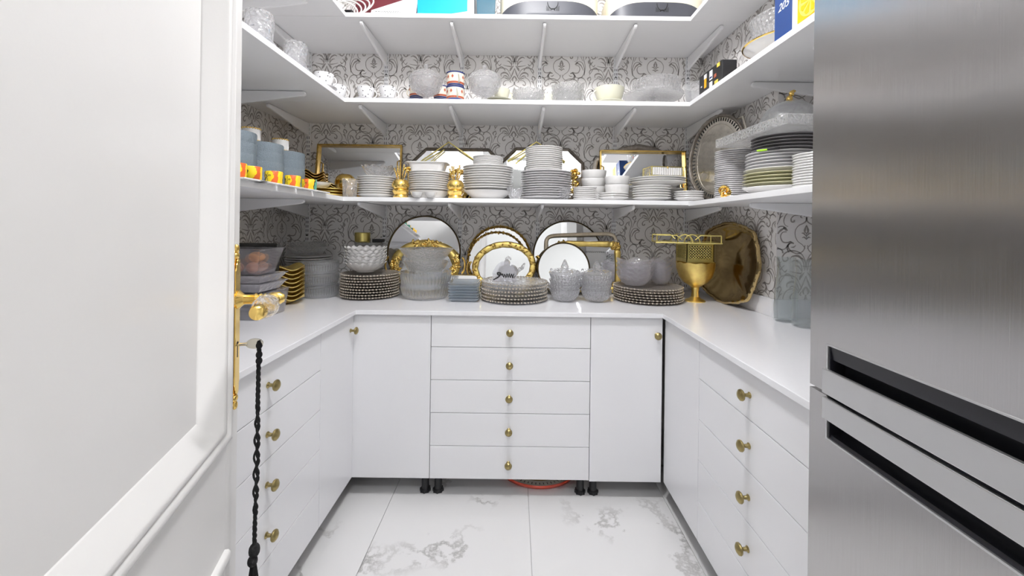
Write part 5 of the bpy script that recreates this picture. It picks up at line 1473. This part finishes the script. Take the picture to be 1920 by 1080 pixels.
mk(plate_mb(0.083, 0.012, 0.003, 60, 12, 0.02), 'saucer', 'china_cream', 'wavy edged cream saucer under the big teacup', 'saucer', (xt, 2.075, S2))
teacup((xt, 2.075, S2 + 0.0045), 0.077, 0.082, PI + 0.25, 'big rounded cream teacup beside the glass cake stand')
# glass cake stand and bowls
xs = X(1229, 2.10, 175); ys = 2.145
t = thing('cake_stand', 'clear glass cake stand with a short foot under a ribbed bowl', 'stand', (xs, ys, S2))
MB().lathe([(0, 0), (0.055, 0), (0.057, 0.004), (0.020, 0.012), (0.010, 0.022), (0.010, 0.060), (0.020, 0.066), (0, 0.067)], 36).build('foot', 'glass', t)
MB().lathe([(0, 0.0675), (0.150, 0.0675), (0.154, 0.082), (0.151, 0.083), (0.146, 0.072), (0, 0.071)], 60).build('plate', 'pebble', t)
piled(ribbed_bowl(0.125, 0.080, 40, 0.014, 0.005, 'crystal', 'ribbed_bowl', 0.75, 0.5), 1, (X(1232, 2.14, 150), ys + 0.005, S2 + 0.0725), 0.01, 'wide ribbed crystal bowl on the glass cake stand', 'bowl', None)
mk(bowl_mb(0.092, 0.115, 0.6, 0.004, 60, 0.4), 'glass_bowl', 'glass', 'deep clear glass bowl behind the black tea box', 'bowl', (0.985, 2.16, S2 + 0.027))
piled(plate_mb(0.088, 0.010, 0.003, 40).build('glass_plate', 'glass'), 2, (0.985, 2.16, S2), 0.0115, 'clear glass plate under the deep glass bowl', 'plate', 'glass plates under the deep bowl')
# tea boxes, facing the aisle
def text_obj(body, size, name, m, parent, loc, rot, shear=0.0, depth=0.0003):
    cu = bpy.data.curves.new(name, 'FONT'); cu.body = body; cu.size = size; cu.shear = shear; cu.extrude = depth; cu.align_x = 'CENTER'; cu.align_y = 'CENTER'
    tmp = bpy.data.objects.new(name + '_tmp', cu); COL.objects.link(tmp)
    dg = bpy.context.evaluated_depsgraph_get(); dg.update()
    me = bpy.data.meshes.new_from_object(tmp.evaluated_get(dg))
    bpy.data.objects.remove(tmp)
    me.materials.clear(); me.materials.append(M[m])
    o = bpy.data.objects.new(name, me); COL.objects.link(o); o.parent = parent; o.location = loc; o.rotation_euler = rot
    return o
FACE_L = (PI / 2, 0, -PI / 2)          # print on a face that looks to -x
t = thing('tea_box', 'long black tea box with orange and white pictures on the right shelf', 'box', (0.868, 1.72, S2))
MB().box(0.0, 0.062, 0, 0.215, 0, 0.100).build('carton', 'black_card', t, smooth=False, bevel=0.0015)
for y0, y1, z0, z1, m in ((0.142, 0.162, 0.030, 0.072, 'orange_print'), (0.140, 0.165, 0.072, 0.092, 'white_card'), (0.085, 0.112, 0.015, 0.090, 'white_card'), (0.035, 0.065, 0.010, 0.030, 'yellow_print'), (0.020, 0.045, 0.082, 0.098, 'yellow_print'), (0.175, 0.212, 0.004, 0.014, 'yellow_print'), (0.050, 0.070, 0.045, 0.060, 'terracotta'), (0.185, 0.196, 0.044, 0.050, 'white_card'), (0.085, 0.11, 0.04, 0.047, 'ink'), (0.088, 0.108, 0.055, 0.062, 'cobalt')):
    MB().box(-0.0012 if m != 'ink' and m != 'cobalt' else -0.0020, -0.0002, y0, y1, z0, z1).build('printed_picture', m, t, smooth=False)
# gold rimmed plates with crystal bowl
t = thing('plate_stand', 'pale gold footed stand under the gold rimmed plate', 'stand', (1.02, 1.535, S2))
MB().lathe([(0, 0), (0.06, 0), (0.062, 0.006), (0.03, 0.014), (0.025, 0.05), (0.06, 0.062), (0, 0.064)], 32).build('foot', 'gold_pale', t)
t = thing('gold_rim_plate', 'large white plate with a gold rim under the crystal bowl', 'plate', (1.02, 1.535, S2 + 0.0645))
plate_mb(0.150, 0.018, 0.004, 60).build('body', 'china', t)
MB().lathe([(0.147, 0.0165), (0.151, 0.0185), (0.152, 0.021), (0.148, 0.0235)], 60).build('gold_rim', 'gold', t)
piled(ribbed_bowl(0.128, 0.110, 44, 0.016, 0.005, 'crystal', 'ribbed_bowl', 0.62, 0.5), 1, (1.02, 1.535, S2 + 0.0715), 0.01, 'ribbed crystal bowl standing on the gold rimmed plate', 'bowl', None)
t = thing('blue_box', 'dark blue carton with white italic number on the right shelf', 'box', (0.872, 1.290, S2))
MB().box(0.0, 0.09, 0, 0.090, 0, 0.20).build('carton', 'blue_card', t, smooth=False, bevel=0.001)
text_obj('205', 0.036, 'number', 'white_card', t, (-0.0006, 0.045, 0.118), FACE_L, 0.35)
t = thing('juice_box', 'white carton with orange slice picture beside the blue box', 'box', (0.868, 1.150, S2))
MB().box(0.0, 0.09, 0, 0.136, 0, 0.21).build('carton', 'white_card', t, smooth=False, bevel=0.001)
MB().box(-0.0012, -0.0002, 0.010, 0.110, 0.020, 0.200).build('printed_picture', 'orange_print', t, smooth=False)
sl = MB().lathe([(0, 0), (0.048, 0), (0.048, 0.0008), (0, 0.0008)], 40, mx=Matrix.Translation((-0.0022, 0.055, 0.070)) @ Matrix.Rotation(PI / 2, 4, 'Y')).build('printed_slice', 'yellow_print', t, smooth=False)
for k in range(8):
    g = k * PI / 4
    MB().prism([(0.006 * math.cos(g), 0.006 * math.sin(g)), (0.038 * math.cos(g + 0.12), 0.038 * math.sin(g + 0.12)), (0.042 * math.cos(g + 0.39), 0.042 * math.sin(g + 0.39)), (0.038 * math.cos(g + 0.66), 0.038 * math.sin(g + 0.66))], 'x', -0.0030, -0.0023, Matrix.Translation((0, 0.055, 0.070))).build('segment', 'orange_print', t, smooth=False)

# ------------------------------------------------------------------ shelf one
def coil(loc, label):
    t = thing('cable_coil', label, 'cable', loc)
    rr = random.Random(3)
    for k in range(5):
        a = 0.055 + 0.006 * k; tilt = 0.25 * (k - 2)
        path = []
        for q in range(40):
            g = 2 * PI * q / 40
            path.append((a * math.cos(g) + 0.012 * k, 0.006 * k + 0.25 * a * math.sin(g), 0.0035 + 0.75 * a * (1 + math.sin(g + tilt))))
        zmin = min(p[2] for p in path)
        MB().tube([(p[0], p[1], p[2] - zmin + 0.0045) for p in path], 0.004, 6, closed=True).build('loop', 'white_cable', t)
coil((X(652, 2.05, 10), 2.035, S1), 'coiled white cable lying before a black adapter')
mk(MB().box(-0.055, 0.055, -0.03, 0.03, 0, 0.07), 'power_adapter', 'black_plastic', 'black adapter block behind the coiled white cable', 'adapter', (X(650, 2.15, 10), 2.12, S1), smooth=False, bevel=0.006)
t = thing('maroon_box', 'dark maroon carton behind the tilted white leaflet', 'box', (X(728, 2.2, 10), 2.20, S1))
MB().box(-0.15, 0.15, -0.07, 0.07, 0, 0.20).build('carton', 'maroon', t, smooth=False, bevel=0.002)
t = lean('leaflet', 'white printed leaflet leaning before the maroon carton', X(735, 2.03, 15), 2.022, S1 + 0.001, 22, 0.0, 'leaflet')
MB().prism([(-0.105, 0.0), (0.12, 0.0), (0.12, 0.18), (0.05, 0.115), (-0.105, 0.040)], 'y', -0.0008, 0.0008).build('sheet', 'white_card', t, smooth=False)
mb = MB(); rr = random.Random(2)
for row in range(3):
    x = -0.085 + 0.02 * row
    while x < 0.035 + 0.01 * row:
        w = rr.uniform(0.004, 0.011)
        mb.box(x, x + w, -0.0013, -0.0009, 0.030 - 0.009 * row + 0.04 * (x + 0.085) * 0.6, 0.0325 - 0.009 * row + 0.04 * (x + 0.085) * 0.6); x += w + 0.003
mb.build('small_print', 'ink', t, smooth=False, kind='stuff')
t = thing('cyan_box', 'white carton with a bright cyan panel beside the leaflet', 'box', (X(832, 2.04, 15) + 0.0, 2.10, S1))
MB().box(-0.135, 0.150, -0.05, 0.11, 0, 0.24).build('carton', 'white_card', t, smooth=False, bevel=0.002)
MB().prism([(-0.134, 0.004), (0.118, 0.046), (0.118, 0.235), (-0.134, 0.235)], 'y', -0.0516, -0.0504).build('printed_panel', 'cyan', t, smooth=False)
t = thing('plastic_tub', 'translucent blue plastic tub beside the cyan carton', 'tub', (X(912, 2.08, 15), 2.10, S1))
MB().add(*(lambda rows: ([p for r in rows for p in r], [(i * 4 + k, i * 4 + (k + 1) % 4, (i + 1) * 4 + (k + 1) % 4, (i + 1) * 4 + k) for i in range(len(rows) - 1) for k in range(4)] + [(0, 1, 2, 3)]))([[(s_ * x, s2 * x, z) for s_, s2 in ((-1, -1), (1, -1), (1, 1), (-1, 1))] for x, z in ((0.044, 0), (0.050, 0.16), (0.053, 0.162), (0.047, 0.162), (0.042, 0.004))])).build('body', 'teal', t, smooth=False, bevel=0.002)
def carrier(px, label, w):
    t = thing('bread_bin', label, 'bin', (X(px, 2.12, 10), 2.165, S1), group='two tone lidded bins')
    def sup(rows):
        vs = []; n_ = 56
        for a, b_, z, dip in rows:
            for k in range(n_):
                g = 2 * PI * k / n_; c_, s_ = math.cos(g), math.sin(g)
                x = a * math.copysign(abs(c_) ** 0.55, c_); y = b_ * math.copysign(abs(s_) ** 0.55, s_)
                vs.append((x, y, z - dip * (x / a) ** 2 * (x / a) ** 2))
        m_ = len(rows)
        fs = [(i * n_ + k, i * n_ + (k + 1) % n_, (i + 1) * n_ + (k + 1) % n_, (i + 1) * n_ + k) for i in range(m_ - 1) for k in range(n_)] + [tuple(range(n_)), tuple(range((m_ - 1) * n_, m_ * n_))]
        return MB().add(vs, fs)
    b_ = 0.150
    base = sup([(w * 0.93, b_ * 0.93, 0.002, 0), (w * 0.97, b_ * 0.97, 0.008, 0), (w * 0.99, b_ * 0.99, 0.03, 0.008), (w, b_, 0.085, 0.055), (w * 0.97, b_ * 0.97, 0.087, 0.055)]).build('base', 'charcoal', t)
    sup([(w * 0.955, b_ * 0.955, 0.018, 0), (w * 0.985, b_ * 0.985, 0.05, 0), (w * 0.985, b_ * 0.985, 0.14, 0), (w * 0.9, b_ * 0.9, 0.19, 0), (w * 0.7, b_ * 0.7, 0.205, 0)]).build('lid', 'cream_plastic', t)
    mb = MB()
    cx_ = 0.012
    yy = -b_ * 1.004
    mb.tube([(cx_ + 0.026 * math.cos(PI + PI * k / 14), yy, 0.078 + 0.034 * math.sin(PI + PI * k / 14)) for k in range(15)], 0.0017, 6)
    mb.tube([(cx_ + 0.010 * math.cos(PI * k / 8), yy, 0.038 + 0.008 * math.sin(PI * k / 8)) for k in range(9)], 0.0022, 6)
    for sg in (-1, 1):
        for q in range(4): mb.tube([(cx_ + sg * (0.018 + 0.0042 * q), yy, 0.036), (cx_ + sg * (0.018 + 0.0042 * q), yy, 0.050 + 0.003 * q)], 0.0010, 4)
    mb.build('emblem', 'ink', base)
    return t
carrier(1029, 'cream and charcoal rounded bin beside the blue tub', 0.258)
carrier(1224, 'cream and charcoal rounded bin at the right shelf corner', 0.252)

# ------------------------------------------------------------------ on the floor
t = thing('round_tray', 'round tray with red rim and dial like border under the drawers', 'tray', (X(1008, 2.04, 900), 2.052, 0.0))
MB().lathe([(0, 0.004), (0.175, 0.004), (0.19, 0.003), (0.198, 0.0), (0.206, 0.004), (0.212, 0.016), (0.209, 0.021), (0.203, 0.018), (0.196, 0.008), (0.186, 0.006), (0, 0.006)], 72).build('rim', 'red', t)
MB().lathe([(0.150, 0.0062), (0.190, 0.0062), (0.190, 0.0075), (0.150, 0.0075), (0.150, 0.0062)], 72).build('border', 'cream_enamel', t)
MB().lathe([(0, 0.0062), (0.149, 0.0062), (0.149, 0.0072), (0, 0.0072)], 60).build('picture', 'gold_dark', t)
mb = MB()
for k in range(60):
    g = 2 * PI * k / 60
    mb.box(-0.0018, 0.0018, 0.165, 0.178, 0.0075, 0.0079, Matrix.Rotation(g, 4, 'Z'))
mb.build('dial_marks', 'dark_print', t, smooth=False, kind='stuff')
o = MB().ball((0, 0, 0.013), (0.016, 0.013, 0.013)).build('bottle_cap', 'cobalt'); o.location = (-0.80, 1.62, 0)
tag(o, 'small blue cap lying under the corner cabinet', 'cap')
